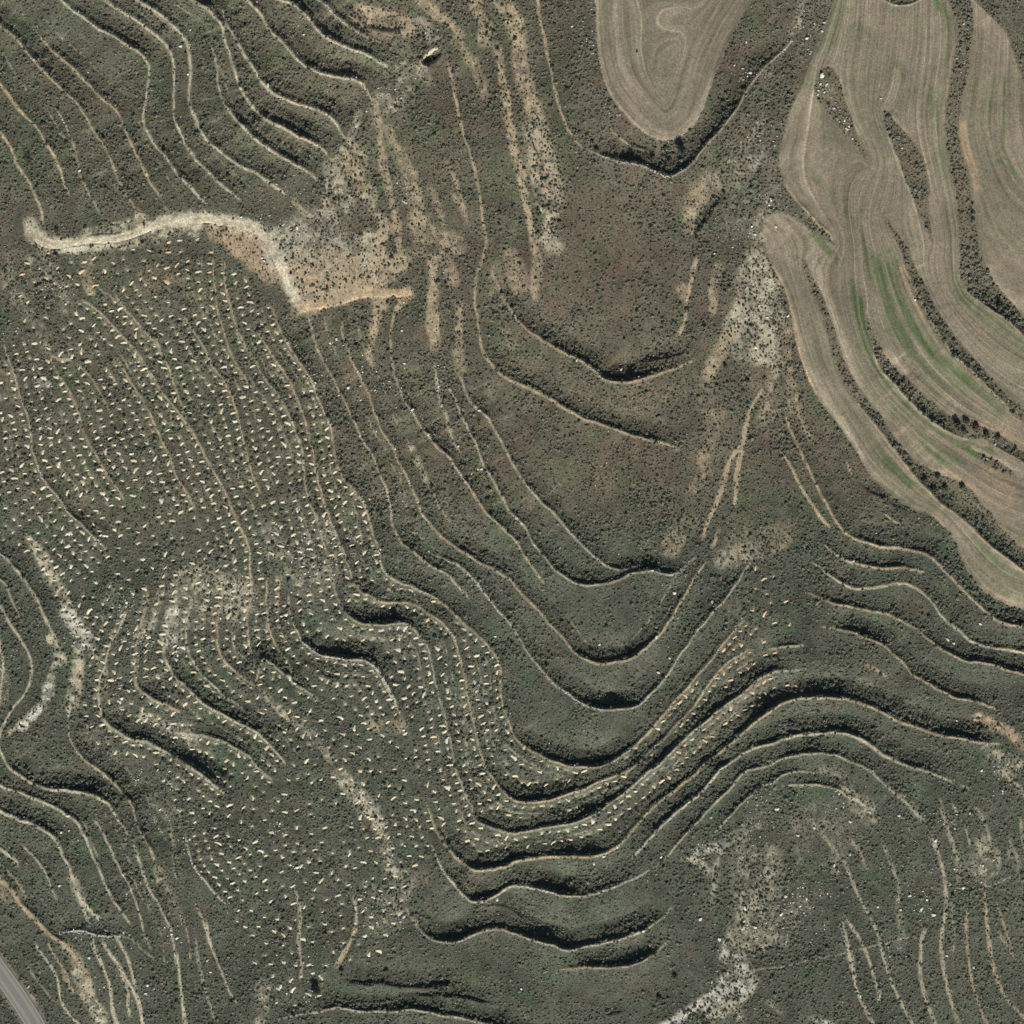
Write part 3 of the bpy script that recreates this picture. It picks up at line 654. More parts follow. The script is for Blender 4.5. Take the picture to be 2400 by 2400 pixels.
MASTER = "D1 520,-60 510,0 460,120 380,340 310,500 270,640 200,760 140,930 90,1130 85,1260 120,1370 200,1485 270,1565 350,1655 450,1745 525,1855 470,1830 350,1765 260,1685 180,1625 100,1603 30,1615 -20,1650 -45,1720 -40,1800 0,1930 D2 60,130 120,230 150,330 180,470 200,600 240,760 290,900 340,1010 420,1140 520,1250 600,1370 680,1490 730,1590 800,1690 900,1790 1010,1870 1100,1930 D3 1200,0 1310,90 1390,170 1430,260 1470,370 1530,480 1610,580 1700,650 1800,700 1930,740 2100,770 D1 2100,-60"
TOPFIELD = "C1 630,-80 630,0 635,150 645,330 660,450 690,590 740,710 800,800 880,890 960,970 1050,1030 1150,1062 1240,1045 1330,990 1400,910 1450,800 1490,680 1540,540 1600,400 1680,230 1760,80 1810,0 1850,-80"
MARGINS = [
 "D1 1350,-60 1370,0 1400,90 1440,180 1430,330 1400,480 1380,620 1350,800 1340,1000 1370,1200 1390,1330 1430,1500 1440,1700 1450,1930 D2 1450,150 1480,240 1540,310 1650,370 1780,460 1930,600 2050,680 2050,540 1930,450 1860,370 1770,260 1700,180 1640,50 D1 1610,1930 1590,1780 1560,1600 1540,1400 1490,1230 1450,1050 1450,900 1470,740 1520,560 1530,400 1560,260 1560,120 1540,0 1530,-60",
 "D1 430,500 380,560 350,650 370,740 450,850 560,990 640,1080 740,1190 770,1240 730,1130 680,1040 650,930 600,790 560,640 520,550 480,500",
 "D1 880,810 870,900 900,990 950,1100 1000,1230 1040,1370 1090,1500 1140,1620 1200,1720 1250,1870 1230,1700 1210,1550 1220,1400 1200,1270 1160,1150 1090,1050 1000,950 930,880",
 "D1 880,1600 920,1720 980,1840 1030,1930 D2 1040,130 1090,260 1150,400 1220,520 1300,640 1400,760 1500,850 1600,940 1700,1050 1800,1160 1930,1260 2050,1340 2050,1240 1930,1150 1850,1090 1760,1000 1650,880 1560,770 1440,640 1340,500 1260,370 1200,230 1120,100 1090,20 D1 1060,1860 960,1740",
 "D2 725,420 740,520 770,600 800,740 860,860 940,960 1050,1080 1150,1180 1250,1260 1340,1320 1450,1370 1550,1390 1600,1380 1680,1410 1750,1450 1850,1510 1930,1560 2050,1600 2050,1530 1930,1490 1860,1430 1800,1370 1700,1320 1620,1290 1540,1220 1450,1225 1350,1210 1260,1120 1150,1030 1050,950 950,830 880,740 830,640 790,550 750,440",
 "D2 245,20 290,160 340,310 400,430 450,580 490,780 560,930 650,1080 760,1210 880,1360 980,1490 1060,1600 1130,1680 1230,1790 1320,1880 D3 1410,5 1520,90 1640,210 1760,310 1930,440 2050,520 2050,350 1930,260 1850,200 1750,110 1700,20 D2 1610,1860 1540,1760 1450,1700 1330,1660 1200,1600 1100,1540 1000,1430 900,1290 800,1140 700,1010 620,880 560,740 510,560 450,400 400,260 330,140 285,20",
 "D2 1560,1480 1650,1505 1750,1555 1850,1635 1900,1690 1800,1655 1700,1615 1620,1560",
 "D1 885,-60 890,5 960,28 1020,32 1080,10 1080,-60",
]
PIT = "B1 1240,455 1265,492 1310,485 1360,455 1400,415 1400,360 1350,365 1300,400"
ROAD = "A4 -150,1290 -80,1395 0,1510 100,1645 200,1795 285,1930 350,2060"

# how the drop of a bank changes along its length: points on the bank and multipliers
BANK_VAR = {
 'n2': "B2 0,540,.6 B3 720,470,.7 800,600,.8 1050,682,.8 1200,700,.45 1420,850,.6 1490,930,.7 1555,1130,.3 B4 1800,90,.6 C4 0,235,.9 250,243,1.0 520,168,.7 C3 1010,1833,.4 1820,1010,.35",
 'n3': "B2 0,760,.6 B3 625,660,.8 720,790,.9 1000,842,.95 1140,835,.75 1290,1000,.5 1320,1110,.2 B4 1690,405,.6 C4 200,455,.6 640,332,.8 950,95,1.0 C3 1460,1575,.9 1930,1215,.7 D3 300,1195,.6",
 'd1': "B4 1300,250,.4 1510,680,.8 1700,770,1.0 C4 200,672,.8 600,657,1.0 760,600,.2 930,430,.3 1250,140,.8 C3 1570,1805,.8 D3 20,1485,.9 450,1390,.9 880,1522,.9 960,1570,.45 1180,1642,.9 1700,1748,.8",
 'k1': "C1 560,1115,.9 1220,1320,1.0 1340,1240,.6 1640,900,.6 D1 60,420,.55 200,290,.3",
 'u1': "B2 1780,90,.2 C2 200,610,.5 600,850,.7 760,952,1.0 980,920,.8 1200,860,.45 1400,760,.3",
 'u2': "B2 1720,0,.5 C2 0,960,.3 420,1160,.7 760,1290,.85 1280,1470,.6",
 'u5': "B2 660,480,.7 B3 1255,10,.5 1560,290,.9 C3 20,540,.5 430,1000,.6 640,1142,1.0 850,1120,1.1 1100,940,.65 1250,700,.45 1480,370,.3",
 'u6': "B3 1300,300,.8 1740,630,.35 C3 60,960,.3 350,1320,.7 600,1470,1.1 850,1487,1.1 1010,1420,.9 1230,1130,.55 1500,765,.55 1830,370,.3",
 'u7': "B2 230,650,1.2 440,960,1.0 580,1330,.5 B3 960,430,.8 1250,590,.9 1500,760,.7 1740,980,.3 C3 10,1680,.3 220,1840,.9 580,1928,1.1 760,1880,.9 1010,1670,.45 1750,800,.25",
 'w1': "D2 130,1200,.5 D3 590,150,.4 850,257,.9 1200,322,.85 1330,442,.3 1500,612,.2 1700,792,.8 1930,862,1.0",
 'w3': "D3 340,370,.5 600,560,.8 800,562,.4 1000,532,.1 1380,842,.2 1530,972,.7 1750,1032,1.0",
 'w4': "D3 290,590,.6 640,722,.8 900,772,.5 1080,862,.2 1250,985,.7 1420,1092,.9 1650,1135,.9 1930,1225,1.0",
 'w5': "D3 380,850,.6 640,907,1.0 860,992,.9 1020,1135,.4 1180,1282,.7 1420,1402,.9 1780,1495,.6",
 'p3': "A3 0,690,.3 10,1750,.3 90,1930,.8 A4 300,120,.9 560,168,1.2 760,215,.8 930,410,.3",
 'p6': "A3 970,740,.3 790,1560,.5 950,1680,.75 1150,1740,.7 1250,1800,.4 1450,1920,.6",
 'r5': "B4 1360,640,.4 1600,982,1.0 1750,985,.9 C4 20,880,1.0 230,907,.9 460,967,.8 700,922,.4 1050,762,.2",
 'r6': "B4 1180,1130,.3 1330,1290,.8 1540,1302,1.2 1760,1205,.9 C4 30,1235,1.0 400,1372,.8 600,1332,.8 1000,1222,.6 1230,1010,.3",
 'd2': "C4 900,680,.3 1130,420,.8 1400,200,.8 C3 1780,1800,.6 D3 120,1702,.8 550,1664,1.0 780,1762,.8 980,1892,.5 D4 1180,0,.8 1430,120,.3",
 'd3': "C4 1060,760,.3 1400,390,.6 1720,60,.7 D3 200,1835,.9 500,1832,1.0 720,1925,.7 D4 900,150,.2 1150,380,.1",
 'f4': "D2 660,1090,.5 1060,1605,.8 1320,1885,.9 D3 1410,5,.6 1930,445,.8",
}
# ------------------------------------------------------------------ height of the hillside
def base_height(x, y):
    """a slope falling north, with a hollow and a spur: x, y in metres"""
    u = x / PX + 1200
    k = np.array([-16000, -400, 0, 500, 1000, 1450, 1600, 1820, 2050, 2400, 2800, 18000])
    v = np.array([22, 20, 17, 11, 4.5, 0, 0.6, 2.4, 1.0, -4, -7, -9])
    gx = np.interp(u, k, v)
    lim = np.clip(y, -260, 260) + (y - np.clip(y, -260, 260)) * 0.15
    return gx - 0.075 * lim


ZB = base_height(XX, YY)
kk = 60                                  # soften the kinks of the profile along x
colz = ZB[0].copy()
kern = np.hanning(2 * kk + 1)
kern /= kern.sum()
sm = np.convolve(np.pad(colz, kk, mode='edge'), kern, mode='valid')
ZB = ZB - ZB[0][None] + sm[None]
H = ZB.astype(np.float64)
H += 0.9 * fbm(XX, YY, 42, 5, 3)
H += 0.16 * fbm(XX, YY, 6.0, 9, 3)

def bank_var(key, P, acc):
    if key not in BANK_VAR:
        return None
    ox = oy = 0
    ts, ms = [], []
    for tok in BANK_VAR[key].split():
        if tok[0] in 'ABCD':
            ox, oy = 'ABCD'.index(tok[0]) * 600, (int(tok[1]) - 1) * 600
            continue
        a, b, mlt = [float(q) for q in tok.split(',')]
        x, y = px(ox + a / 3.22, oy + b / 3.22)
        k = np.argmin((P[:, 0] - x) ** 2 + (P[:, 1] - y) ** 2)
        ts.append(acc[k])
        ms.append(mlt)
    o_ = np.argsort(ts)
    return np.array(ts)[o_], np.array(ms)[o_]


LOW = np.zeros((NY, NX), F32)            # overgrown faces of the banks, where shade is painted too
RIM = np.zeros((NY, NX), F32)
LINES = {}
for ki, (key, (s, h, hue, w, st, stones)) in enumerate(RISERS.items()):
    P = path(s)
    seg = np.diff(P, axis=0)
    # a hand-traced edge wanders a little
    n = len(P)
    L0 = np.concatenate([[0], np.cumsum(np.hypot(*seg.T))])
    tt = np.arange(0, L0[-1], 1.1)
    P = np.stack([np.interp(tt, L0, P[:, 0]), np.interp(tt, L0, P[:, 1])], 1)
    for sc_, am in ((5.5, 0.40), (1.9, 0.22)):
        P = P + am * np.stack([vnoise(P[:, 0], P[:, 1], sc_, 300 + ki), vnoise(P[:, 0], P[:, 1], sc_, 900 + ki)], 1)
    LINES[key] = P
    W = 15.0
    r = line_field(P, W)
    if r is None:
        continue
    sl, D, S, A, Lt = r
    ok = D < W
    taper = smooth01(np.minimum(A, Lt - A) / min(14.0, Lt * .35))
    var = 0.86 + 0.34 * vnoise(A, A * 0 + ki * 7.7, 12.0, 77) + 0.22 * vnoise(A, A * 0 + ki * 3.3, 3.0, 78)
    T = np.gradient(P, axis=0)
    T /= np.linalg.norm(T, axis=1)[:, None] + 1e-9
    acc_ = np.concatenate([[0], np.cumsum(np.hypot(*np.diff(P, axis=0).T))])
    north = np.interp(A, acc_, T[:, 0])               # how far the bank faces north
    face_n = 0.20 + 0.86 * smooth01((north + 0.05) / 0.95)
    bv = bank_var(key, P, acc_)
    if bv is not None:
        var = var * np.interp(A, bv[0], bv[1])
    soft = (key[0] == 'a' and key[1] in '01') or key in ('q6', 'p13')
    hh = h * (2.3 if soft else 1.0) * taper * var * face_n
    wf = 2.4 if soft else 0.7 + 0.36 * h
    Ls = 3.2 + 0.7 * h
    c1 = 0.60
    up = 0.42 * (1 - np.clip(-S / W, 0, 1)) ** 2
    face = 0.42 - c1 * smooth01(S / wf)
    soft_dn = (0.42 - c1) - 0.34 * smooth01((S - wf) / Ls)
    dn = np.where(S < wf + Ls, soft_dn, (0.08 - c1) * (1 - np.clip((S - wf - Ls) / (W - wf - Ls), 0, 1)) ** 2)
    prof = np.where(S < 0, up, np.where(S > wf, dn, face)) * 1.28
    H[sl] += np.where(ok, hh * prof, 0)
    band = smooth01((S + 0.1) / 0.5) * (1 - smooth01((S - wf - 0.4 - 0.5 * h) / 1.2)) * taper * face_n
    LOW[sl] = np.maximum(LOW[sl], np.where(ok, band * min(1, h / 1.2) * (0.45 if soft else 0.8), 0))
    rimb = (1 - smooth01((np.abs(S + 0.5) - 0.6) / 0.8)) * taper
    RIM[sl] = np.maximum(RIM[sl], np.where(ok, rimb, 0))

# ------------------------------------------------------------------ colour of the ground
U, V = XX / PX + 1200, 1200 - YY / PX
warm = np.array([0.158, 0.143, 0.100], F32)
cool = np.array([0.112, 0.119, 0.089], F32)
olive = np.array([0.126, 0.127, 0.090], F32)
m = smooth01((V + 60 * vnoise(XX, YY, 30, 41) - 1080) / 260)[..., None]
ul = smooth01((900 - U + 80 * vnoise(XX, YY, 30, 43)) / 400)[..., None] * (1 - m)
COL = warm * (1 - m) + cool * m
COL = COL * (1 - 0.75 * ul) + olive * 0.75 * ul
n1 = fbm(XX, YY, 28, 21, 3)
n2 = fbm(XX, YY, 9, 23, 3)
n3 = fbm(XX, YY, 3.2, 27, 3)
COL *= (1 + 0.20 * n1 + 0.24 * n2 + 0.30 * n3)[..., None]
red = smooth01((fbm(XX, YY, 7, 31, 3) - 0.12) / 0.4)[..., None]
COL *= 1 + red * np.array([0.10, -0.02, -0.02], F32)
grn = smooth01((fbm(XX, YY, 11, 35, 3) - 0.08) / 0.4)[..., None]
COL *= 1 + grn * np.array([-0.10, 0.07, -0.06], F32)

HUES = {
 'tan': (0.50, 0.405, 0.265), 'pale': (0.54, 0.49, 0.35), 'white': (0.68, 0.645, 0.52), 'orange': (0.51, 0.385, 0.25),
 'grey': (0.46, 0.415, 0.315), 'brown': (0.20, 0.135, 0.095), 'track': (0.62, 0.555, 0.40), 'tracktan': (0.58, 0.445, 0.28),
 'fieldpale': (0.47, 0.40, 0.285), 'fieldtan': (0.49, 0.365, 0.235), 'fieldgreen': (0.225, 0.225, 0.145), 'crop': (0.098, 0.158, 0.060),
}
SOIL = np.zeros((NY, NX), F32)
brk = fbm(XX, YY, 2.6, 51, 3, 0.7)
brk2 = fbm(XX, YY, 9.0, 57, 2)
fine_n = fbm(XX, YY, 1.7, 58, 2, 0.6)


def paint(P, hw_px, hue, strength, patch, soil=True, shrink=1.0):
    hw = hw_px * PX * shrink
    R = hw * 2.2 + 1.2
    r = line_field(P, R)
    if r is None:
        return
    sl, D, S, A, Lt = r
    if hw < 1.15:                                     # a trodden line: narrow and crisp
        edge = D + hw * 0.45 * brk2[sl] + 0.22 * brk[sl]
        mk = 1 - smooth01((edge - hw * 0.45) / (hw * 0.35 + 0.22))
        strength = min(1.0, strength * 1.15)
    else:
        edge = D + hw * 0.6 * brk2[sl] + 0.7 * brk[sl]
        mk = 1 - smooth01((edge - hw * 0.55) / (hw * 0.8 + 0.15))
        if not (hue.startswith('field') or hue in ('crop', 'track', 'tracktan', 'brown')):
            q_ = 0.62 if hue in ('tan', 'orange') else 0.36
            mk = mk * (q_ + (1.08 - q_) * smooth01((fine_n[sl] + 0.16) / 0.30))
    mk = mk * smooth01((np.minimum(A, Lt - A) + hw) / (2.0 + hw)) if hw < 1.6 else mk
    lo = patch * 1.1
    br = smooth01((brk[sl] * 1.5 + 0.5 * brk2[sl] + 1.22 - lo) / 0.8)
    if hue in ('pale', 'white', 'grey', 'tan', 'orange'):
        strength = min(1.0, strength * 1.3)
    if hue == 'crop':
        mk = mk * smooth01(0.72 + 1.1 * vnoise(FD[sl], A * 0.02, 1.25, 909))
    mk = strength * mk * ((1 - patch) + patch * br)
    mk = np.where(D < R, mk, 0)[..., None]
    COL[sl] = COL[sl] * (1 - mk) + np.array(HUES[hue], F32) * mk * (1 + 0.16 * n3[sl])[..., None]
    if soil:
        SOIL[sl] = np.maximum(SOIL[sl], mk[..., 0] * 1.0)


# fields
MAST = poly_mask(path(MASTER, closed=True))
MARG = np.zeros_like(MAST)
guides = [path(MASTER, closed=True)]
for s in MARGINS:
    P = path(s, closed=True)
    MARG |= poly_mask(P)
    guides.append(P)
TOPF = poly_mask(path(TOPFIELD, closed=True))
TOPG = path(TOPFIELD, extend=False)
FIELD = (MAST & ~MARG) | TOPF
FD = np.full((NY, NX), 60.0, F32)
for P in guides:
    r = line_field(np.vstack([P, P[:1]]), 42)
    sl, D = r[0], r[1]
    FD[sl] = np.minimum(FD[sl], D)
_s, _D, _S, _A, _L = line_field(TOPG, 60)
_c = smooth01((_D - 9) / 8)
FD[_s] = np.where(TOPF[_s], np.minimum(_D, 17) + _c * 5 * vnoise(XX[_s], YY[_s], 13, 67), FD[_s])
FD += 1.2 * vnoise(XX, YY, 22, 66)
gs = 1.2
fx = np.arange(px(1770, 0)[0], px(2460, 0)[0], gs)
fy = np.arange(px(0, 1480)[1], px(0, -40)[1], gs)
PSI = np.full((len(fy), len(fx)), 40.0)
FIX = np.zeros(PSI.shape, bool)


def psi_line(s, v0, v1=None):
    P = path(s, extend=False, smooth=2)
    L0 = np.concatenate([[0], np.cumsum(np.hypot(*np.diff(P, axis=0).T))])
    t_ = np.arange(0, L0[-1], 0.4)
    x, y = np.interp(t_, L0, P[:, 0]), np.interp(t_, L0, P[:, 1])
    i_, j_ = ((x - fx[0]) / gs).round().astype(int), ((y - fy[0]) / gs).round().astype(int)
    o_ = (i_ >= 0) & (j_ >= 0) & (i_ < len(fx)) & (j_ < len(fy))
    val = np.linspace(v0, v0 if v1 is None else v1, len(t_))
    PSI[j_[o_], i_[o_]] = val[o_]
    FIX[j_[o_], i_[o_]] = True


psi_line("D1 -45,1720 -40,1800 0,1930 D2 60,130 120,230 150,330 180,470 200,600 240,760 290,900 340,1010 420,1140 520,1250 600,1370 680,1490 730,1590 800,1690 900,1790 1010,1870 1100,1930 D3 1200,0 1310,90 1390,170 1430,260 1470,370 1530,480 1610,580 1700,650 1800,700 2000,760", 0)
psi_line("D1 100,1608 180,1628 260,1690 350,1770 520,1850 D2 265,20 310,160 370,310 430,430 480,580 520,780 590,930 680,1050 780,1180 890,1330 990,1460 1080,1570 1180,1680 1300,1800 D3 1500,30 1650,150 1800,260 2000,400", 11.5)
psi_line("D1 510,0 460,120 380,340 310,500 270,640 200,760 140,930 90,1130 85,1260 120,1370 200,1485 270,1565 350,1655 450,1745 525,1855", 12.5)
psi_line("D1 450,500 480,620 520,760 600,930 700,1090 770,1240", 21)
psi_line("D2 740,450 790,620 860,780 950,920 1050,1020 1150,1110 1250,1190 1350,1270 1450,1300 1560,1320 1700,1370 1900,1500 2050,1580", 27)
psi_line("D1 880,1610 960,1750 1050,1900 D2 1080,120 1140,260 1220,400 1300,540 1400,680 1500,800 1620,920 1740,1040 1860,1150 2050,1300", 46)
psi_line("D1 880,820 940,960 1040,1130 1100,1300 1130,1450 1180,1620 1250,1870", 54)
psi_line("D1 1370,0 1400,90 1440,180 1430,330 1400,480 1380,620 1350,800 1340,1000 1370,1200 1390,1330 1430,1500 1440,1700 1450,1930 D2 1450,150 1480,240 1540,310 1650,370 1780,460 2050,680", 74)
psi_line("D1 1540,0 1560,120 1560,260 1530,400 1520,560 1470,740 1450,900 1450,1050 1490,1230 1540,1400 1560,1600 1590,1780 1610,1930 D2 1640,50 1700,180 1770,260 1860,370 2050,540", 80)
psi_line("D1 2080,-60 2060,600 2090,1200 2300,1900", 104)
for it in range(2600):
    Pn = np.pad(PSI, 1, mode='edge')
    new = 0.25 * (Pn[:-2, 1:-1] + Pn[2:, 1:-1] + Pn[1:-1, :-2] + Pn[1:-1, 2:])
    PSI = np.where(FIX, PSI, PSI + 1.0 * (new - PSI)) if it % 2 else np.where(FIX, PSI, new)
ii0, ii1 = np.searchsorted(GX, fx[0]), np.searchsorted(GX, fx[-1] - gs)
jj0, jj1 = np.searchsorted(GY, fy[0]), np.searchsorted(GY, fy[-1] - gs)
ui = (GX[ii0:ii1] - fx[0]) / gs
vj = (GY[jj0:jj1] - fy[0]) / gs
i_, j_ = ui.astype(int), vj.astype(int)
fu, fv = (ui - i_)[None], (vj - j_)[:, None]
q00, q01 = PSI[np.ix_(j_, i_)], PSI[np.ix_(j_, i_ + 1)]
q10, q11 = PSI[np.ix_(j_ + 1, i_)], PSI[np.ix_(j_ + 1, i_ + 1)]
psi = (q00 * (1 - fu) + q01 * fu) * (1 - fv) + (q10 * (1 - fu) + q11 * fu) * fv
sub = (MAST & ~TOPF)[jj0:jj1, ii0:ii1]
FD[jj0:jj1, ii0:ii1] = np.where(sub, psi + 0.5 * vnoise(XX, YY, 22, 66)[jj0:jj1, ii0:ii1], FD[jj0:jj1, ii0:ii1])
fsoft = blur(FIELD, 1)
fcol = np.array([0.298, 0.255, 0.183], F32) * (1 + 0.12 * n1 + 0.10 * n2)[..., None]
fg = smooth01((fbm(XX, YY, 24, 61, 3) + 0.12) / 0.5)[..., None] * 0.62
fcol = fcol * (1 - fg) + np.array([0.232, 0.225, 0.145], F32) * fg
COL = COL * (1 - fsoft[..., None]) + fcol * fsoft[..., None]
# unsown verges
MG = blur(MARG & MAST, 1)
COL = COL * (1 - 0.35 * MG[..., None]) + np.array([0.27, 0.215, 0.145], F32) * 0.35 * MG[..., None]

for s, hw, hue, st, pt in PAINT:
    onfield = hue.startswith('field') or hue == 'crop'
    if onfield:
        keep = COL.copy()
        paint(path(s), hw, hue, st, pt, soil=False)
        COL = np.where(FIELD[..., None], COL, keep)
    else:
        paint(path(s), hw, hue, st, pt)
for key, (s, h, hue, w, st, stones) in RISERS.items():
    if w > 0:
        P = LINES[key]
        d = np.gradient(P, axis=0)
        d /= np.linalg.norm(d, axis=1)[:, None] + 1e-9
        Q = P - np.stack([-d[:, 1], d[:, 0]], 1) * (w * PX * 0.55)   # rim lies on the uphill side
        paint(Q, w * 0.74, 'pale' if hue == 'tan' and ord(key[1]) % 3 == 0 else hue, min(1, st * 1.25), 0.55)

# fainter lines that run with the terraces of the planted slope
for key, offs_ in (('a2a', (-6, 6.5)), ('a2d', (-5, 6)), ('a2g', (-5.5, 5.5)), ('a2h', (-4, 4)), ('n2', (-4.2, 5)), ('n3', (-4.4, 4.5)), ('u7', (-4.0,)), ('a2k', (-6, 6)), ('p8', (5, -5)), ('p10', (5,)), ('a2f', (-7, 7)), ('t10', (5, -4)), ('t3', (4,)), ('p5', (6,)), ('a02', (5.5,)), ('a04', (-5,)), ('a11', (5.5,)), ('a12', (6,)), ('m1', (5,)), ('u5', (5.5,))):
    P = LINES[key]
    d = np.gradient(P, axis=0)
    for _ in range(6):
        d[1:-1] = (d[:-2] + d[1:-1] + d[2:]) / 3
    d /= np.linalg.norm(d, axis=1)[:, None] + 1e-9
    for oo in offs_:
        Q = P + np.stack([-d[:, 1], d[:, 0]], 1) * oo
        Q = Q + 0.5 * np.stack([vnoise(Q[:, 0], Q[:, 1], 9, 611), vnoise(Q[:, 0], Q[:, 1], 9, 612)], 1)
        paint(Q, 2.6, 'pale', 0.42, 0.9)

# overgrown banks: scrub tone plus painted-in shade, stronger facing north, weaker on bare soil
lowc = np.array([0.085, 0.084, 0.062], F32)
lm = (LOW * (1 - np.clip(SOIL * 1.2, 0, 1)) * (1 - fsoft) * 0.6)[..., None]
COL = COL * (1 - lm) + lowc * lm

# tracks
TRK = np.zeros((NY, NX), bool)
TRKW = np.zeros((NY, NX), F32)
for key, (s, hw) in TRACKS.items():
    P = path(s)
    r = line_field(P, 9)
    sl, D, S, A, Lt = r
    w = hw * PX * (0.92 + 0.30 * vnoise(A, A * 0, 9.0, 88)) + 2.0 * brk[sl] + 1.2 * brk2[sl]
    w = np.maximum(w, 0.7)
    mk = 1 - smooth01((D - w * 0.62) / (w * 0.45 + 0.3))
    mk *= 1 - 0.85 * smooth01((brk[sl] - 0.02) / 0.3) * smooth01((D - w * 0.25) / (w * 0.4))
    mk *= 1 - 0.5 * smooth01((n3[sl] - 0.12) / 0.3) * smooth01((D - w * 0.1) / (w * 0.3))
    rut = np.exp(-((np.abs(S + 0.25 * vnoise(A, A * 0, 14, 5)) - 0.95) / 0.28) ** 2)
    rut2 = np.exp(-((S + 1.6 + 0.5 * vnoise(A, A * 0, 8, 6)) / 0.16) ** 2) * (vnoise(A, A * 0 + 3, 6, 8) > -0.3)
    c = np.array(HUES['track' if key == 'lower' else 'tracktan'], F32)
    cc = c * (1 + 0.40 * n3[sl] + 0.22 * n2[sl] + 0.35 * fine_n[sl] + 0.12 * rut - 0.35 * rut2)[..., None]
    COL[sl] = COL[sl] * (1 - mk[..., None]) + cc * mk[..., None]
    H[sl] -= np.where(D < 9, 0.5 * mk * rut2 + 0.06 * mk * rut, 0)
    SOIL[sl] = np.maximum(SOIL[sl], mk)
    TRK[sl] |= mk > 0.5
    TRKW[sl] = np.maximum(TRKW[sl], mk)
# a low cut bank runs along the upper edge of the spur track
for s, h in (("B2 420,398 560,385 660,360 760,318 840,308 950,305 1060,310", -0.55), ("A1 640,1790 760,1768 860,1772 960,1740", 0.45), ("A1 500,1870 700,1850 900,1835", 0.3)):
    P = path(s)
    sl, D, S, A, Lt = line_field(P, 4)
    tp_ = smooth01(np.minimum(A, Lt - A) / 3)
    H[sl] += np.where(D < 4, tp_ * h * np.where(S > 0, -0.5, 0.5) * (1 - D / 4) ** 2, 0)

# excavated pit
pitP = path(PIT, closed=True)
PITM = poly_mask(pitP)
pin = blur(PITM, 1)
sl, PD, _, _, _ = line_field(np.vstack([pitP, pitP[:1]]), 7)
ins = PITM[sl]
px0, py0 = tp('B1', 1290, 465)
dsw = np.hypot(XX[sl] - px0, YY[sl] - py0)
depth = 0.5 + 2.3 * np.exp(-(dsw / 3.2) ** 2)
H[sl] -= np.where(ins, depth * smooth01(PD / 0.7), 0)
H[sl] += np.where(~ins & (PD < 2.2), 0.30 * (1 - PD / 2.2), 0)
COL[sl] = np.where(ins[..., None], np.array([0.26, 0.24, 0.17], F32) * (1 + 0.2 * n3[sl])[..., None], COL[sl])
paint(path("B1 1262,445 1300,402 1345,368 1395,345"), 4.5, 'pale', .95, .1)
paint(path("B1 1240,440 1238,470 1262,498 1310,494"), 3, 'pale', .7, .2)

# furrows and headland ridges of the fields, finer wheelings come in the material
H -= np.where(FIELD, 0.022 * np.sin(FD * 2 * math.pi / 1.9), 0)

# road bench
roadP = path(ROAD, extend=False, smooth=3)
sl, RD, RS, RA, RL = line_field(roadP, 14)
ROADW = 3.25
rz = np.interp(RA, np.linspace(0, RL, 60), base_height(np.interp(np.linspace(0, RL, 60), np.concatenate([[0], np.cumsum(np.hypot(*np.diff(roadP, axis=0).T))]), roadP[:, 0]),
               np.interp(np.linspace(0, RL, 60), np.concatenate([[0], np.cumsum(np.hypot(*np.diff(roadP, axis=0).T))]), roadP[:, 1])) - 0.4)
wgt = 1 - smooth01((RD - ROADW - 0.9) / 3.5)
H[sl] = np.where(RD < 14, H[sl] * (1 - wgt) + rz * wgt, H[sl])
NOSHRUB = np.zeros((NY, NX), F32)
NOSHRUB[sl] = np.maximum(NOSHRUB[sl], np.where(RD < ROADW + 0.7, 1, 0))
verge = np.exp(-((RD - ROADW - 0.6) / 0.6) ** 2)[..., None] * 0.5
COL[sl] = COL[sl] * (1 - verge) + np.array([0.30, 0.27, 0.20], F32) * verge


def sample(A, x, y):
    x = np.asarray(x, float)
    y = np.asarray(y, float)
    i = np.clip(np.searchsorted(GX, x) - 1, 0, NX - 2)
    j = np.clip(np.searchsorted(GY, y) - 1, 0, NY - 2)
    fx = (x - GX[i]) / (GX[i + 1] - GX[i])
    fy = (y - GY[j]) / (GY[j + 1] - GY[j])
    return (A[j, i] * (1 - fx) + A[j, i + 1] * fx) * (1 - fy) + (A[j + 1, i] * (1 - fx) + A[j + 1, i + 1] * fx) * fy


# ------------------------------------------------------------------ planting pits: where they are
ZONE = "A1 250,1930 500,1890 900,1850 1300,1790 1600,1800 A2 1640,30 1720,80 1930,190 B2 20,260 120,370 230,660 380,880 480,1090 580,1340 620,1610 760,1790 835,1930 B3 875,150 935,390 1000,500 1240,605 1390,685 1600,890 1800,1090 1835,1330 1910,1630 C3 60,1760 330,1910 580,1950 770,1900 930,1780 1120,1590 1320,1350 1520,1110 1700,890 1760,720 1790,400 1900,380 D3 60,480 140,600 200,760 180,880 100,880 0,910 C3 1930,1050 D3 60,1040 130,1060 130,1150 0,1170 C3 1900,1260 D3 60,1230 330,1260 350,1310 180,1380 20,1440 C3 1850,1530 1720,1640 1560,1770 1400,1890 C4 1230,100 1000,300 850,430 740,560 600,600 200,630 0,655 B4 1930,680 1760,715 1620,690 1520,630 1420,500 1340,380 1310,600 1200,800 1150,1000 1050,1180 960,1390 740,1450 590,1600 520,1760 300,1800 100,1750 0,1500 A4 1890,1420 1870,1230 1770,1190 1760,1080 1690,970 1520,780 1440,620 1340,360 1260,150 1200,0 A3 1150,1880 860,1850 740,1740 640,1640 620,1480 690,1250 640,1080 600,980 480,760 380,580 270,390 100,300 0,250 -150,200 A2 -150,900 0,860 60,700 150,400 60,200 150,60"
zoneP = path(ZONE, closed=True, smooth=1)
ZM = poly_mask(zoneP)
cell = {}
MOUNDS = []


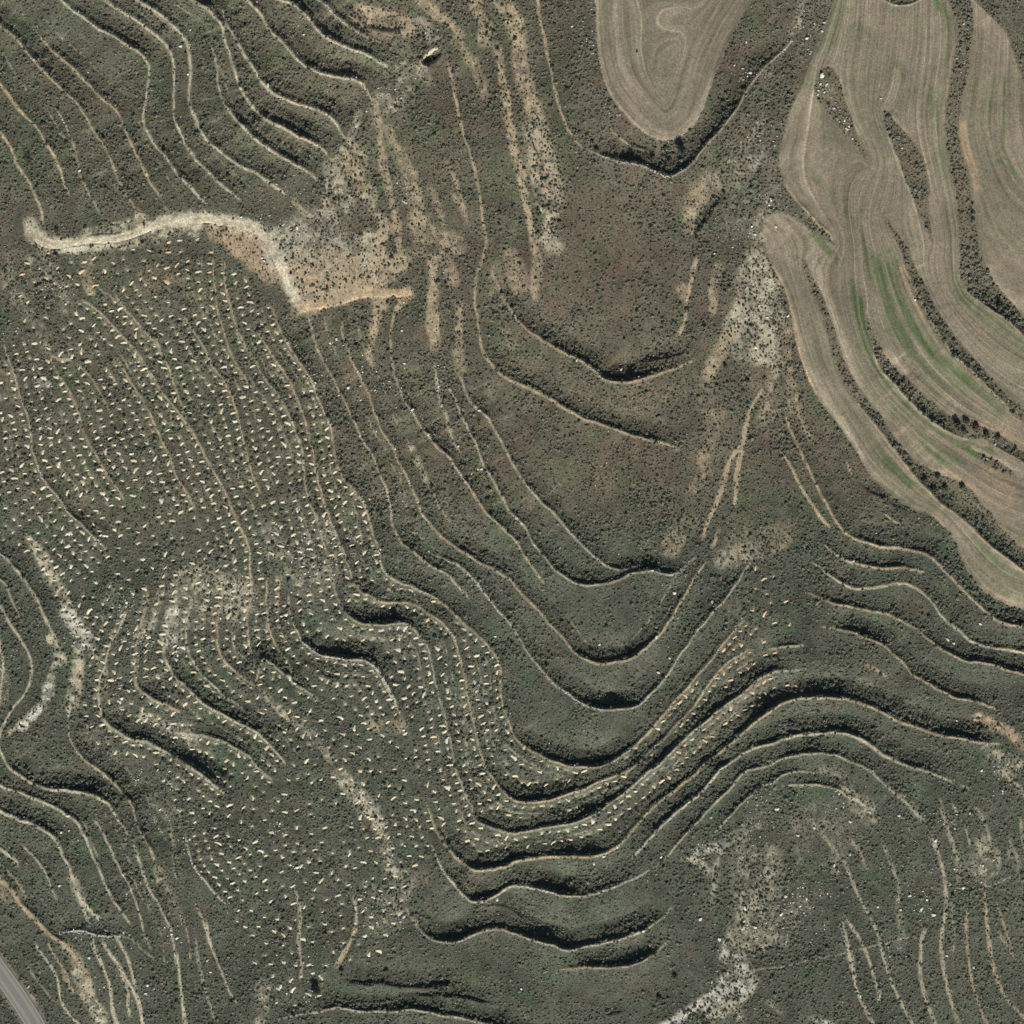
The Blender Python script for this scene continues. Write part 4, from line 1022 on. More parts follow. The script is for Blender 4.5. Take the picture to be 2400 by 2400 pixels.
def near_ok(x, y, dmin):
    i, j = int(x // 4), int(y // 4)
    for a in (-1, 0, 1):
        for b in (-1, 0, 1):
            for (u, v) in cell.get((i + a, j + b), ()):
                if (u - x) ** 2 + (v - y) ** 2 < dmin * dmin:
                    return False
    return True


MDIR = []


def try_mound(x, y, dmin, p, ang=None):
    if abs(x) > 184 or abs(y) > 184:
        return
    i = np.searchsorted(GX, x) - 1
    j = np.searchsorted(GY, y) - 1
    if not ZM[j, i] or NOSHRUB[j, i] or TRK[j, i]:
        return
    if LOW[j, i] > 0.55 or random.random() > p:
        return
    if near_ok(x, y, dmin):
        cell.setdefault((int(x // 4), int(y // 4)), []).append((x, y))
        MOUNDS.append((x, y))
        MDIR.append(ang if ang is not None else random.uniform(0, 3.14))


GUIDE_KEYS = ['u7', 'n2', 'n3', 'q3', 'a2a', 'a2d', 'a2g', 'a2h', 'a2k', 'a2f', 'p6', 'p8', 'p10', 'a2b', 'a2i', 'q4', 'q5', 'p12', 'p7', 'p9', 't12', 'd1']
GS, GI = [], []
for gi_, key in enumerate(GUIDE_KEYS):
    P = LINES[key][::2]
    GS.append(P)
    GI.append(np.full(len(P), gi_))
GS, GI = np.concatenate(GS), np.concatenate(GI)
for kidx in range(0, 9):
    for sgn in (-1, 1):
        for gi_, key in enumerate(GUIDE_KEYS):
            P = LINES[key]
            seg = np.hypot(*np.diff(P, axis=0).T)
            acc = np.concatenate([[0], np.cumsum(seg)])
            off = sgn * (1.7 if sgn < 0 else 3.0) + sgn * kidx * 3.75
            s_ = np.arange(random.random() * 3, acc[-1], 3.0)
            x = np.interp(s_, acc, P[:, 0])
            y = np.interp(s_, acc, P[:, 1])
            dx = np.interp(s_ + 4.0, acc, P[:, 0]) - np.interp(s_ - 4.0, acc, P[:, 0])
            dy = np.interp(s_ + 4.0, acc, P[:, 1]) - np.interp(s_ - 4.0, acc, P[:, 1])
            L = np.hypot(dx, dy) + 1e-9
            cx_, cy_ = x - dy / L * off, y + dx / L * off
            oth = GS[GI != gi_]
            for a, b, an_ in zip(cx_, cy_, np.arctan2(dy, dx)):
                if abs(a) > 184 or abs(b) > 184:
                    continue
                if kidx and ((oth[:, 0] - a) ** 2 + (oth[:, 1] - b) ** 2).min() < (abs(off) - 0.8) ** 2:
                    continue
                try_mound(a + random.gauss(0, .15), b + random.gauss(0, .15), 2.35, 0.95, an_)
for _ in range(20000):
    try_mound(random.uniform(-184, 100), random.uniform(-184, 100), 3.2, 0.5)
# each heap was thrown up beside a small hole
for k, (x, y) in enumerate(MOUNDS):
    a = -math.pi / 2 + random.gauss(0.15, 0.5)
    hx, hy = x + 0.85 * math.cos(a), y + 0.85 * math.sin(a)
    i0, i1 = np.searchsorted(GX, hx - 1.3), np.searchsorted(GX, hx + 1.3)
    j0, j1 = np.searchsorted(GY, hy - 1.3), np.searchsorted(GY, hy + 1.3)
    dd = (XX[j0:j1, i0:i1] - hx) ** 2 + (YY[j0:j1, i0:i1] - hy) ** 2
    H[j0:j1, i0:i1] -= 0.62 * np.exp(-dd / 0.28)
    i0, i1 = np.searchsorted(GX, x - 2.6), np.searchsorted(GX, x + 2.6)
    j0, j1 = np.searchsorted(GY, y - 2.6), np.searchsorted(GY, y + 2.6)
    ca_, sa_ = math.cos(MDIR[k]), math.sin(MDIR[k])
    ax_ = (XX[j0:j1, i0:i1] - x) * ca_ + (YY[j0:j1, i0:i1] - y) * sa_
    ay_ = -(XX[j0:j1, i0:i1] - x) * sa_ + (YY[j0:j1, i0:i1] - y) * ca_
    gg = np.exp(-(ax_ / 1.25) ** 2 - (ay_ / 0.5) ** 2)[..., None] * random.uniform(.2, .5)
    c = np.array(HUES['tan' if x > 55 else 'pale'], F32)
    COL[j0:j1, i0:i1] = COL[j0:j1, i0:i1] * (1 - gg) + c * gg
COL = np.clip(COL, 0.01, 0.8)
print('ground fields', round(time.time() - T0, 1), 'mounds', len(MOUNDS))

# ------------------------------------------------------------------ materials
def new_mat(name):
    m_ = bpy.data.materials.new(name)
    m_.use_nodes = True
    nt = m_.node_tree
    for n_ in list(nt.nodes):
        nt.nodes.remove(n_)
    o_ = nt.nodes.new('ShaderNodeOutputMaterial')
    b_ = nt.nodes.new('ShaderNodeBsdfPrincipled')
    b_.inputs['Roughness'].default_value = 0.95
    b_.inputs['Specular IOR Level'].default_value = 0.08
    nt.links.new(b_.outputs[0], o_.inputs[0])
    return m_, nt, b_


def nd(nt, t, **kw):
    n_ = nt.nodes.new(t)
    for k_, v_ in kw.items():
        if k_.startswith('i_'):
            n_.inputs[k_[2:].replace('_', ' ')].default_value = v_
        else:
            setattr(n_, k_, v_)
    return n_


def math_node(nt, op, a, b=None, clamp=False):
    n_ = nt.nodes.new('ShaderNodeMath')
    n_.operation = op
    n_.use_clamp = clamp
    for k_, v_ in ((0, a), (1, b)):
        if v_ is None:
            continue
        if isinstance(v_, (int, float)):
            n_.inputs[k_].default_value = v_
        else:
            nt.links.new(v_, n_.inputs[k_])
    return n_.outputs[0]


def noise(nt, vec, scale, detail=4, rough=0.6):
    n_ = nd(nt, 'ShaderNodeTexNoise', i_Scale=scale, i_Detail=detail, i_Roughness=rough)
    nt.links.new(vec, n_.inputs['Vector'])
    return n_.outputs[0]


def scale_colour(nt, col, fac):
    n_ = nt.nodes.new('ShaderNodeVectorMath')
    n_.operation = 'SCALE'
    nt.links.new(col, n_.inputs[0])
    nt.links.new(fac, n_.inputs['Scale'])
    return n_.outputs[0]


def ground_material(name, field=False):
    m_, nt, b_ = new_mat(name)
    pos = nd(nt, 'ShaderNodeNewGeometry').outputs['Position']
    at = nd(nt, 'ShaderNodeAttribute', attribute_name='ground_colour')
    n_a = noise(nt, pos, 1.6, 5, 0.7)
    n_b = noise(nt, pos, 0.55, 3, 0.6)
    f = math_node(nt, 'MULTIPLY_ADD', n_a, 2.9 if not field else 2.0)
    f.node.inputs[2].default_value = -0.45 if not field else 0.0
    f2 = math_node(nt, 'MULTIPLY_ADD', n_b, 0.5)
    f2.node.inputs[2].default_value = 0.75
    f = math_node(nt, 'MAXIMUM', math_node(nt, 'MULTIPLY', f, f2), 0.22)
    if field:
        fd = nd(nt, 'ShaderNodeAttribute', attribute_name='furrow').outputs['Fac']
        sp = nd(nt, 'ShaderNodeSeparateXYZ')
        nt.links.new(pos, sp.inputs[0])
        cb = nd(nt, 'ShaderNodeCombineXYZ')
        wob = noise(nt, pos, 0.08, 2, 0.5)
        wob = math_node(nt, 'MULTIPLY', wob, 1.2)
        nt.links.new(math_node(nt, 'ADD', fd, wob), cb.inputs[0])
        nt.links.new(math_node(nt, 'MULTIPLY', sp.outputs[0], 0.035), cb.inputs[1])
        nt.links.new(math_node(nt, 'MULTIPLY', sp.outputs[1], 0.035), cb.inputs[2])
        s1 = noise(nt, cb.outputs[0], 0.85, 3, 0.65)
        s2 = noise(nt, cb.outputs[0], 0.22, 2, 0.5)
        g1 = math_node(nt, 'MULTIPLY_ADD', s1, 1.5)
        g1.node.inputs[2].default_value = 0.25
        g2 = math_node(nt, 'MULTIPLY_ADD', s2, 0.6)
        g2.node.inputs[2].default_value = 0.70
        f = math_node(nt, 'MULTIPLY', f, math_node(nt, 'MULTIPLY', g1, g2))
        # wheelings: thin paler lines that run with the furrows, broken along their length
        pp = math_node(nt, 'PINGPONG', math_node(nt, 'ADD', fd, math_node(nt, 'MULTIPLY', wob, 0.35)), 1.55)
        ln = math_node(nt, 'MULTIPLY', math_node(nt, 'SUBTRACT', 0.26, pp), 4.5, True)
        brkn = math_node(nt, 'MULTIPLY', math_node(nt, 'SUBTRACT', noise(nt, cb.outputs[0], 0.30, 3, 0.6), 0.44), 4.0, True)
        ln = math_node(nt, 'MULTIPLY_ADD', math_node(nt, 'MULTIPLY', ln, brkn), 0.62)
        ln.node.inputs[2].default_value = 0.96
        f = math_node(nt, 'MULTIPLY', f, ln)
    nt.links.new(scale_colour(nt, at.outputs['Color'], f), b_.inputs['Base Color'])
    bp = nd(nt, 'ShaderNodeBump', i_Strength=0.7, i_Distance=0.10)
    nt.links.new(noise(nt, pos, 2.2, 5, 0.7), bp.inputs['Height'])
    nt.links.new(bp.outputs[0], b_.inputs['Normal'])
    return m_


M_HILL = ground_material('scrub_hillside')
M_FIELD = ground_material('ploughed_soil', True)


def plain_mat(name, col, var=0.35, scale=3.0, bump=0.0, rough=0.95, inst=None):
    m_, nt, b_ = new_mat(name)
    pos = nd(nt, 'ShaderNodeNewGeometry').outputs['Position']
    f = math_node(nt, 'MULTIPLY_ADD', noise(nt, pos, scale, 4, 0.6), var * 2)
    f.node.inputs[2].default_value = 1 - var
    if inst:
        a_ = nd(nt, 'ShaderNodeAttribute', attribute_name=inst, attribute_type='INSTANCER')
        src = a_.outputs['Color']
    else:
        c_ = nd(nt, 'ShaderNodeRGB')
        c_.outputs[0].default_value = (*col, 1)
        src = c_.outputs[0]
    nt.links.new(scale_colour(nt, src, f), b_.inputs['Base Color'])
    b_.inputs['Roughness'].default_value = rough
    if bump:
        bp = nd(nt, 'ShaderNodeBump', i_Strength=0.8, i_Distance=bump)
        nt.links.new(noise(nt, pos, scale * 2, 4, 0.6), bp.inputs['Height'])
        nt.links.new(bp.outputs[0], b_.inputs['Normal'])
    return m_


# ------------------------------------------------------------------ mesh helpers and tags
COLL = scene.collection


def tag(o, label=None, cat=None, group=None, kind=None):
    for k_, v_ in (('label', label), ('category', cat), ('group', group), ('kind', kind)):
        if v_:
            o[k_] = v_
    return o


def np_mesh(name, verts, faces, mat, smooth=True, attrs=None):
    me = bpy.data.meshes.new(name)
    nv, nf, fs = len(verts), len(faces), faces.shape[1]
    me.vertices.add(nv)
    me.vertices.foreach_set('co', np.ascontiguousarray(verts, F32).ravel())
    me.loops.add(nf * fs)
    me.loops.foreach_set('vertex_index', np.ascontiguousarray(faces, np.int32).ravel())
    me.polygons.add(nf)
    me.polygons.foreach_set('loop_start', np.arange(0, nf * fs, fs, dtype=np.int32))
    me.polygons.foreach_set('use_smooth', np.full(nf, smooth, bool))
    for an, (ty, data) in (attrs or {}).items():
        a_ = me.attributes.new(an, ty, 'POINT')
        a_.data.foreach_set('color' if ty == 'FLOAT_COLOR' else ('vector' if ty == 'FLOAT_VECTOR' else 'value'), np.ascontiguousarray(data).ravel())
    me.update(calc_edges=True)
    if mat:
        me.materials.append(mat)
    return me


def link(name, me, parent=None, loc=None):
    o = bpy.data.objects.new(name, me)
    COLL.objects.link(o)
    if parent:
        o.parent = parent
    if loc is not None:
        o.location = loc
    return o


# ------------------------------------------------------------------ the ground sheet, split by what it is
REG = np.zeros((NY - 1, NX - 1), np.int16)
fq = FIELD[:-1, :-1] & FIELD[1:, 1:] & FIELD[:-1, 1:] & FIELD[1:, :-1]
tq = TOPF[:-1, :-1]
REG[fq & tq] = 1
m1 = poly_mask(path("D1 1440,-90 1500,0 1500,500 1400,900 1420,1200 1500,1600 1520,1930 D2 1560,150 1640,280 1800,400 2100,600 D1 2100,-90", closed=True))[:-1, :-1]
m3 = poly_mask(path("D1 560,1880 420,1760 200,1560 -90,1500 -90,1930 D3 1300,0 1400,700 2100,900 2100,560 1930,380 1600,120 1500,-20 D2 1250,1700 1000,1460 800,1200 600,930 480,650 420,400 300,90", closed=True))[:-1, :-1]
REG[fq & ~tq & m1] = 2
REG[fq & ~tq & m3 & ~m1] = 4
REG[fq & ~tq & ~m1 & ~m3] = 3
REG[TRK[:-1, :-1] & ~fq] = 5
REG[PITM[:-1, :-1]] = 6
idx = (np.arange(NY - 1)[:, None] * NX + np.arange(NX - 1)[None]).astype(np.int64)
verts_all = np.stack([XX.ravel(), YY.ravel(), H.ravel()], 1)
col4 = np.concatenate([COL.reshape(-1, 3), np.ones((NX * NY, 1), F32)], 1).astype(F32)
fdv = FD.ravel().astype(F32)
SPECS = {
 0: ('hillside', M_HILL, 'scrub covered terraced hillside falling away in curved steps', None),
 1: ('field', M_FIELD, 'ploughed field with a rounded lower end at the top of the slope', None),
 2: ('field', M_FIELD, 'wide tan ploughed field beyond the long straight scrub strip at the right edge', None),
 3: ('field', M_FIELD, 'large greenish striped field holding the scrub islands', None),
 4: ('field', M_FIELD, 'narrow curving field along the lower edge of the striped fields', None),
 5: ('dirt_track', M_HILL, 'pale dirt track cut across the planted slope with a spur', None),
 6: ('excavated_pit', M_HILL, 'small dug pit with a dark deep end and pale cut bank', 'pit'),
}
for rid, (nm, mat, lab, cat) in SPECS.items():
    q = idx[REG == rid]
    faces = np.stack([q, q + 1, q + NX + 1, q + NX], 1)
    used = np.unique(faces)
    remap = np.full(NX * NY, -1, np.int64)
    remap[used] = np.arange(len(used))
    me = np_mesh(nm, verts_all[used], remap[faces], mat, True,
                 {'ground_colour': ('FLOAT_COLOR', col4[used]), 'furrow': ('FLOAT', fdv[used])})
    o = link(nm, me)
    tag(o, lab, cat, None, 'structure' if cat is None else None)
print('ground mesh', round(time.time() - T0, 1))
# ------------------------------------------------------------------ road
def ribbon(P, o0, o1, lift, z=None):
    d = np.gradient(P, axis=0)
    d /= np.linalg.norm(d, axis=1)[:, None]
    nrm = np.stack([-d[:, 1], d[:, 0]], 1)
    a, b = P + nrm * o0, P + nrm * o1
    zz = np.array([rz_at(p) for p in P]) + lift
    n_ = len(P)
    v = np.concatenate([np.column_stack([a, zz]), np.column_stack([b, zz])])
    i_ = np.arange(n_ - 1)
    f = np.stack([i_, i_ + n_, i_ + n_ + 1, i_ + 1], 1)[:, ::-1]
    return v, f


_racc = np.concatenate([[0], np.cumsum(np.hypot(*np.diff(roadP, axis=0).T))])


def rz_at(p):
    return float(base_height(np.array([p[0]]), np.array([p[1]]))[0]) - 0.4


m_asph, nt, b_ = new_mat('worn_asphalt')
pos = nd(nt, 'ShaderNodeNewGeometry').outputs['Position']
lane = nd(nt, 'ShaderNodeAttribute', attribute_name='lane').outputs['Fac']
w1 = math_node(nt, 'ABSOLUTE', math_node(nt, 'SUBTRACT', math_node(nt, 'ABSOLUTE', lane, None), 1.5))
w1 = math_node(nt, 'MULTIPLY', math_node(nt, 'SUBTRACT', 0.75, w1), 0.5, True)
ff = math_node(nt, 'MULTIPLY_ADD', noise(nt, pos, 0.9, 5, 0.7), 0.5)
ff.node.inputs[2].default_value = 0.78
ff = math_node(nt, 'ADD', ff, w1)
cr = nd(nt, 'ShaderNodeRGB')
cr.outputs[0].default_value = (0.23, 0.225, 0.195, 1)
nt.links.new(scale_colour(nt, cr.outputs[0], ff), b_.inputs['Base Color'])
m_edge = plain_mat('worn_edge_paint', (0.42, 0.41, 0.36), 0.4, 1.2)
# asphalt across several strips so that it can carry a crown and the lane coordinate
offs = np.array([-ROADW, -2.2, -1.1, 0, 1.1, 2.2, ROADW])
rp = path(ROAD, extend=False, smooth=4)
d = np.gradient(rp, axis=0)
d /= np.linalg.norm(d, axis=1)[:, None]
nrm = np.stack([-d[:, 1], d[:, 0]], 1)
zz = np.array([rz_at(p) for p in rp])
V_, Ln = [], []
for oo in offs:
    q_ = rp + nrm * oo
    V_.append(np.column_stack([q_, zz + 0.14 - 0.02 * abs(oo)]))
    Ln.append(np.full(len(rp), oo))
# skirt down to the bench on both sides
for oo in (-ROADW - 0.12, ROADW + 0.12):
    q_ = rp + nrm * oo
    V_.append(np.column_stack([q_, zz - 0.25]))
    Ln.append(np.full(len(rp), oo))
n_ = len(rp)
V_ = np.concatenate(V_)
order = [7, 0, 1, 2, 3, 4, 5, 6, 8]
F_ = []
ii = np.arange(n_ - 1)
for a, b in zip(order[:-1], order[1:]):
    F_.append(np.stack([a * n_ + ii, a * n_ + ii + 1, b * n_ + ii + 1, b * n_ + ii], 1))
me = np_mesh('road', V_, np.concatenate(F_), m_asph, False, {'lane': ('FLOAT', np.concatenate(Ln).astype(F32))})
road = tag(link('road', me), 'narrow grey asphalt road crossing the lower left corner', None, None, 'structure')
for a, b in ((2.80, 3.0), (-3.0, -2.80)):
    va = np.column_stack([rp + nrm * a, zz + 0.148 - 0.02 * abs(a)])
    vb = np.column_stack([rp + nrm * b, zz + 0.148 - 0.02 * abs(b)])
    fe = np.stack([ii, ii + 1, n_ + ii + 1, n_ + ii], 1)
    link('edge_line', np_mesh('edge_line', np.concatenate([va, vb]), fe, m_edge, False), road)

# ------------------------------------------------------------------ small meshes
def leaf_tuft(seed, n=34, flat=0.75, lo=0.16, hi=0.34):
    """a dome of leaf clumps, about one metre across"""
    r = np.random.default_rng(seed)
    v, f = [], []
    for k in range(n):
        a = r.uniform(0, 2 * math.pi)
        t = r.uniform(0, 1) ** 0.6
        rr = 0.5 * t * r.uniform(0.8, 1.1)
        z = flat * 0.62 * math.sqrt(max(0.0, 1 - (rr / 0.56) ** 2)) * r.uniform(0.45, 1.0)
        c = np.array([rr * math.cos(a), rr * math.sin(a), z])
        s = r.uniform(lo, hi)
        nrm_ = np.array([c[0] * 1.3, c[1] * 1.3, 0.45 + r.uniform(-.35, .35)]) + r.normal(0, .25, 3)
        nrm_ /= np.linalg.norm(nrm_)
        t1 = np.cross(nrm_, r.normal(size=3))
        t1 /= np.linalg.norm(t1)
        t2 = np.cross(nrm_, t1)
        b0 = len(v)
        for (p, q) in ((-.5, -.4), (.5, -.35), (.42, .45), (-.4, .5)):
            v.append(c + t1 * s * p + t2 * s * q + nrm_ * r.uniform(-.05, .05))
        f.append((b0, b0 + 1, b0 + 2, b0 + 3))
    # a dark heart of stems
    b0 = len(v)
    for k in range(6):
        a = k * math.pi / 3
        v.append(np.array([0.36 * math.cos(a), 0.36 * math.sin(a), -0.08]))
    for k in range(6):
        a = k * math.pi / 3 + .3
        v.append(np.array([0.20 * math.cos(a), 0.20 * math.sin(a), flat * 0.40]))
    for k in range(6):
        f.append((b0 + k, b0 + (k + 1) % 6, b0 + 6 + (k + 1) % 6, b0 + 6 + k))
    f.append((b0 + 6, b0 + 7, b0 + 8, b0 + 9))
    f.append((b0 + 6, b0 + 9, b0 + 10, b0 + 11))
    return np.array(v), np.array(f)


def ico(sub=1):
    import bmesh
    bm = bmesh.new()
    bmesh.ops.create_icosphere(bm, subdivisions=sub, radius=1.0)
    v = np.array([x.co[:] for x in bm.verts])
    f = np.array([[q.index for q in p.verts] for p in bm.faces])
    bm.free()
    return v, f


ICO1, ICO2 = ico(1), ico(2)


def rock_shape(seed, base=ICO2):
    r = np.random.default_rng(seed)
    v = base[0].copy()
    for _ in range(9):                       # chop flat facets
        n0 = r.normal(size=3)
        n0 /= np.linalg.norm(n0)
        h0 = r.uniform(0.45, 0.85)
        dd = v @ n0
        v = v - np.outer(np.maximum(dd - h0, 0), n0)
    v *= np.array([r.uniform(.8, 1.3), r.uniform(.7, 1.0), r.uniform(.55, .85)])
    v += r.normal(0, .02, v.shape)
    return v, base[1]


protos = {}


def proto_collection(name, shapes, mat, smooth=False):
    c = bpy.data.collections.new(name)
    for k, (v, f) in enumerate(shapes):
        me = np_mesh(name, v, f, mat, smooth)
        o = bpy.data.objects.new('%s_%02d' % (name, k), me)
        c.objects.link(o)
    return c


def scatter(name, xyz, scl, rot, tint, var, coll, label, cat):
    n_ = len(xyz)
    me = bpy.data.meshes.new(name)
    me.vertices.add(n_)
    me.vertices.foreach_set('co', np.ascontiguousarray(xyz, F32).ravel())
    for an, ty, data in (('scl', 'FLOAT_VECTOR', scl), ('rot', 'FLOAT_VECTOR', rot), ('tint', 'FLOAT_COLOR', tint), ('var', 'INT', var)):
        a_ = me.attributes.new(an, ty, 'POINT')
        a_.data.foreach_set({'FLOAT_VECTOR': 'vector', 'FLOAT_COLOR': 'color', 'INT': 'value'}[ty], np.ascontiguousarray(data, np.int32 if ty == 'INT' else F32).ravel())
    o = link(name, me)
    ng = bpy.data.node_groups.new(name, 'GeometryNodeTree')
    ng.interface.new_socket('Geometry', in_out='INPUT', socket_type='NodeSocketGeometry')
    ng.interface.new_socket('Geometry', in_out='OUTPUT', socket_type='NodeSocketGeometry')
    gi, go = ng.nodes.new('NodeGroupInput'), ng.nodes.new('NodeGroupOutput')
    ip = ng.nodes.new('GeometryNodeInstanceOnPoints')
    ci = ng.nodes.new('GeometryNodeCollectionInfo')
    ci.inputs['Collection'].default_value = coll
    ci.inputs['Separate Children'].default_value = True
    ci.inputs['Reset Children'].default_value = True
    ip.inputs['Pick Instance'].default_value = True

    def na(an, ty):
        q_ = ng.nodes.new('GeometryNodeInputNamedAttribute')
        q_.data_type = ty
        q_.inputs['Name'].default_value = an
        return q_.outputs['Attribute']
    ng.links.new(gi.outputs[0], ip.inputs['Points'])
    ng.links.new(ci.outputs[0], ip.inputs['Instance'])
    ng.links.new(na('var', 'INT'), ip.inputs['Instance Index'])
    ng.links.new(na('rot', 'FLOAT_VECTOR'), ip.inputs['Rotation'])
    ng.links.new(na('scl', 'FLOAT_VECTOR'), ip.inputs['Scale'])
    ng.links.new(ip.outputs[0], go.inputs[0])
    md = o.modifiers.new('scatter', 'NODES')
    md.node_group = ng
    tag(o, label, cat, None, 'stuff')
    return o


# ------------------------------------------------------------------ low scrub all over the hillside (nobody could count it)
m_scrub = plain_mat('scrub_leaves', (0, 0, 0), 0.30, 2.5, inst='tint')
scrub_c = proto_collection('scrub_tuft', [leaf_tuft(s, flat=.56) for s in range(8)], m_scrub)
g_ = np.arange(-186, 186, 0.74)
sx, sy = np.meshgrid(g_, g_)
sx = (sx + RNG.uniform(-.42, .42, sx.shape)).ravel()
sy = (sy + RNG.uniform(-.56, .56, sy.shape)).ravel()
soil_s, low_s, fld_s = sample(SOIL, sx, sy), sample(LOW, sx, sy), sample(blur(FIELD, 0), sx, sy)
trk_s, no_s, mg_s = sample(TRKW, sx, sy), sample(NOSHRUB, sx, sy), sample(MG, sx, sy)
rim_s = sample(RIM, sx, sy)
zone_s = sample(ZM.astype(F32), sx, sy)
us, vs_ = sx / PX + 1200, 1200 - sy / PX
dens = 0.68 + 0.42 * fbm(sx, sy, 7, 71, 3)
# short turf on the floor of the hollow and on the plain right of the ridge
for cx, cy, rx, ry in ((1420, 620, 200, 200), (1400, 1480, 260, 180), (1450, 960, 200, 130), (1500, 2150, 200, 130), (2000, 1450, 150, 80), (1250, 1150, 120, 150)):
    w_ = np.exp(-(((us - cx) / rx) ** 2 + ((vs_ - cy) / ry) ** 2))
    dens -= 0.22 * w_
dens = np.clip(dens, 0.12, 1)
dens *= 1 - 0.66 * np.clip(soil_s, 0, 1)
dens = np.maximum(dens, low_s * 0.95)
dens *= 1 - 0.45 * rim_s
dens = np.maximum(dens, mg_s * 0.52)
dens *= (fld_s < 0.02) * np.clip(1 - 1.25 * trk_s, 0, 1) * (no_s < 0.1)
mx = np.array(MOUNDS)
mi = np.zeros((NY, NX), bool)
ji, ii_ = np.searchsorted(GY, mx[:, 1]), np.searchsorted(GX, mx[:, 0])
for a in (-2, -1, 0, 1, 2):
    for b in (-2, -1, 0, 1, 2):
        if a * a + b * b < 6:
            mi[ji + a, ii_ + b] = True
dens *= sample(mi.astype(F32), sx, sy) < 0.5
keep = RNG.uniform(0, 1, sx.shape) < dens
sx, sy, low_s, soil_s, mg_s, us, vs_ = sx[keep], sy[keep], low_s[keep], soil_s[keep], mg_s[keep], us[keep], vs_[keep]
n_ = len(sx)
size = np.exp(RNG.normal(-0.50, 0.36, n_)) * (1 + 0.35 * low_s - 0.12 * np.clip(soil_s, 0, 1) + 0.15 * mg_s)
size *= 0.92 + 0.45 * fbm(sx, sy, 10, 81, 3)
size = np.clip(size, 0.28, 1.6)
scl = np.stack([size * RNG.uniform(.85, 1.25, n_), size * RNG.uniform(.8, 1.1, n_), size * RNG.uniform(.75, 1.25, n_)], 1)
rot = np.stack([RNG.normal(0, .12, n_), RNG.normal(0, .12, n_), RNG.uniform(0, 6.28, n_)], 1)
pal = 1.75 * np.array([[.110, .120, .080], [.099, .113, .086], [.130, .127, .092], [.079, .093, .064], [.146, .138, .106], [.116, .102, .082]])
wsum = np.where((vs_ < 1120)[:, None], np.array([.18, .14, .22, .12, .2, .14])[None], np.array([.20, .30, .14, .22, .09, .05])[None])
pick = (RNG.uniform(0, 1, n_)[:, None] > np.cumsum(wsum, 1)).sum(1).clip(0, 5)
tint = pal[pick] * RNG.uniform(.75, 1.25, n_)[:, None]
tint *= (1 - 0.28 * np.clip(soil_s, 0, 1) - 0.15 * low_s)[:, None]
tint = np.concatenate([tint, np.ones((n_, 1))], 1)
zs = sample(H, sx, sy) - 0.03
scatter('scrub_cover', np.stack([sx, sy, zs], 1), scl, rot, tint, RNG.integers(0, 8, n_), scrub_c,
        'low grey green scrub and heath covering the terraced slope', 'scrub')
print('scrub', n_, round(time.time() - T0, 1))

# ------------------------------------------------------------------ loose stones along the banks and on the bare ground (stuff)
m_stone = plain_mat('limestone', (0, 0, 0), 0.18, 4.0, inst='tint')
stone_c = proto_collection('stone', [rock_shape(100 + s, ICO1) for s in range(6)], m_stone)
xs, ys, ss = [], [], []
for key, (s, h, hue, w, st, stn) in RISERS.items():
    if stn <= 0:
        continue
    P = LINES[key]
    acc = np.concatenate([[0], np.cumsum(np.hypot(*np.diff(P, axis=0).T))])
    n0 = int(acc[-1] * stn * 1.1)
    t_ = RNG.uniform(0, acc[-1], n0)
    t_ = t_[vnoise(t_, t_ * 0, 7, 5) > -0.15]
    xs.append(np.interp(t_, acc, P[:, 0]) + RNG.normal(0.3, .8, len(t_)))
    ys.append(np.interp(t_, acc, P[:, 1]) + RNG.normal(0.3, .8, len(t_)))
    ss.append(np.exp(RNG.normal(-1.55, .38, len(t_))))
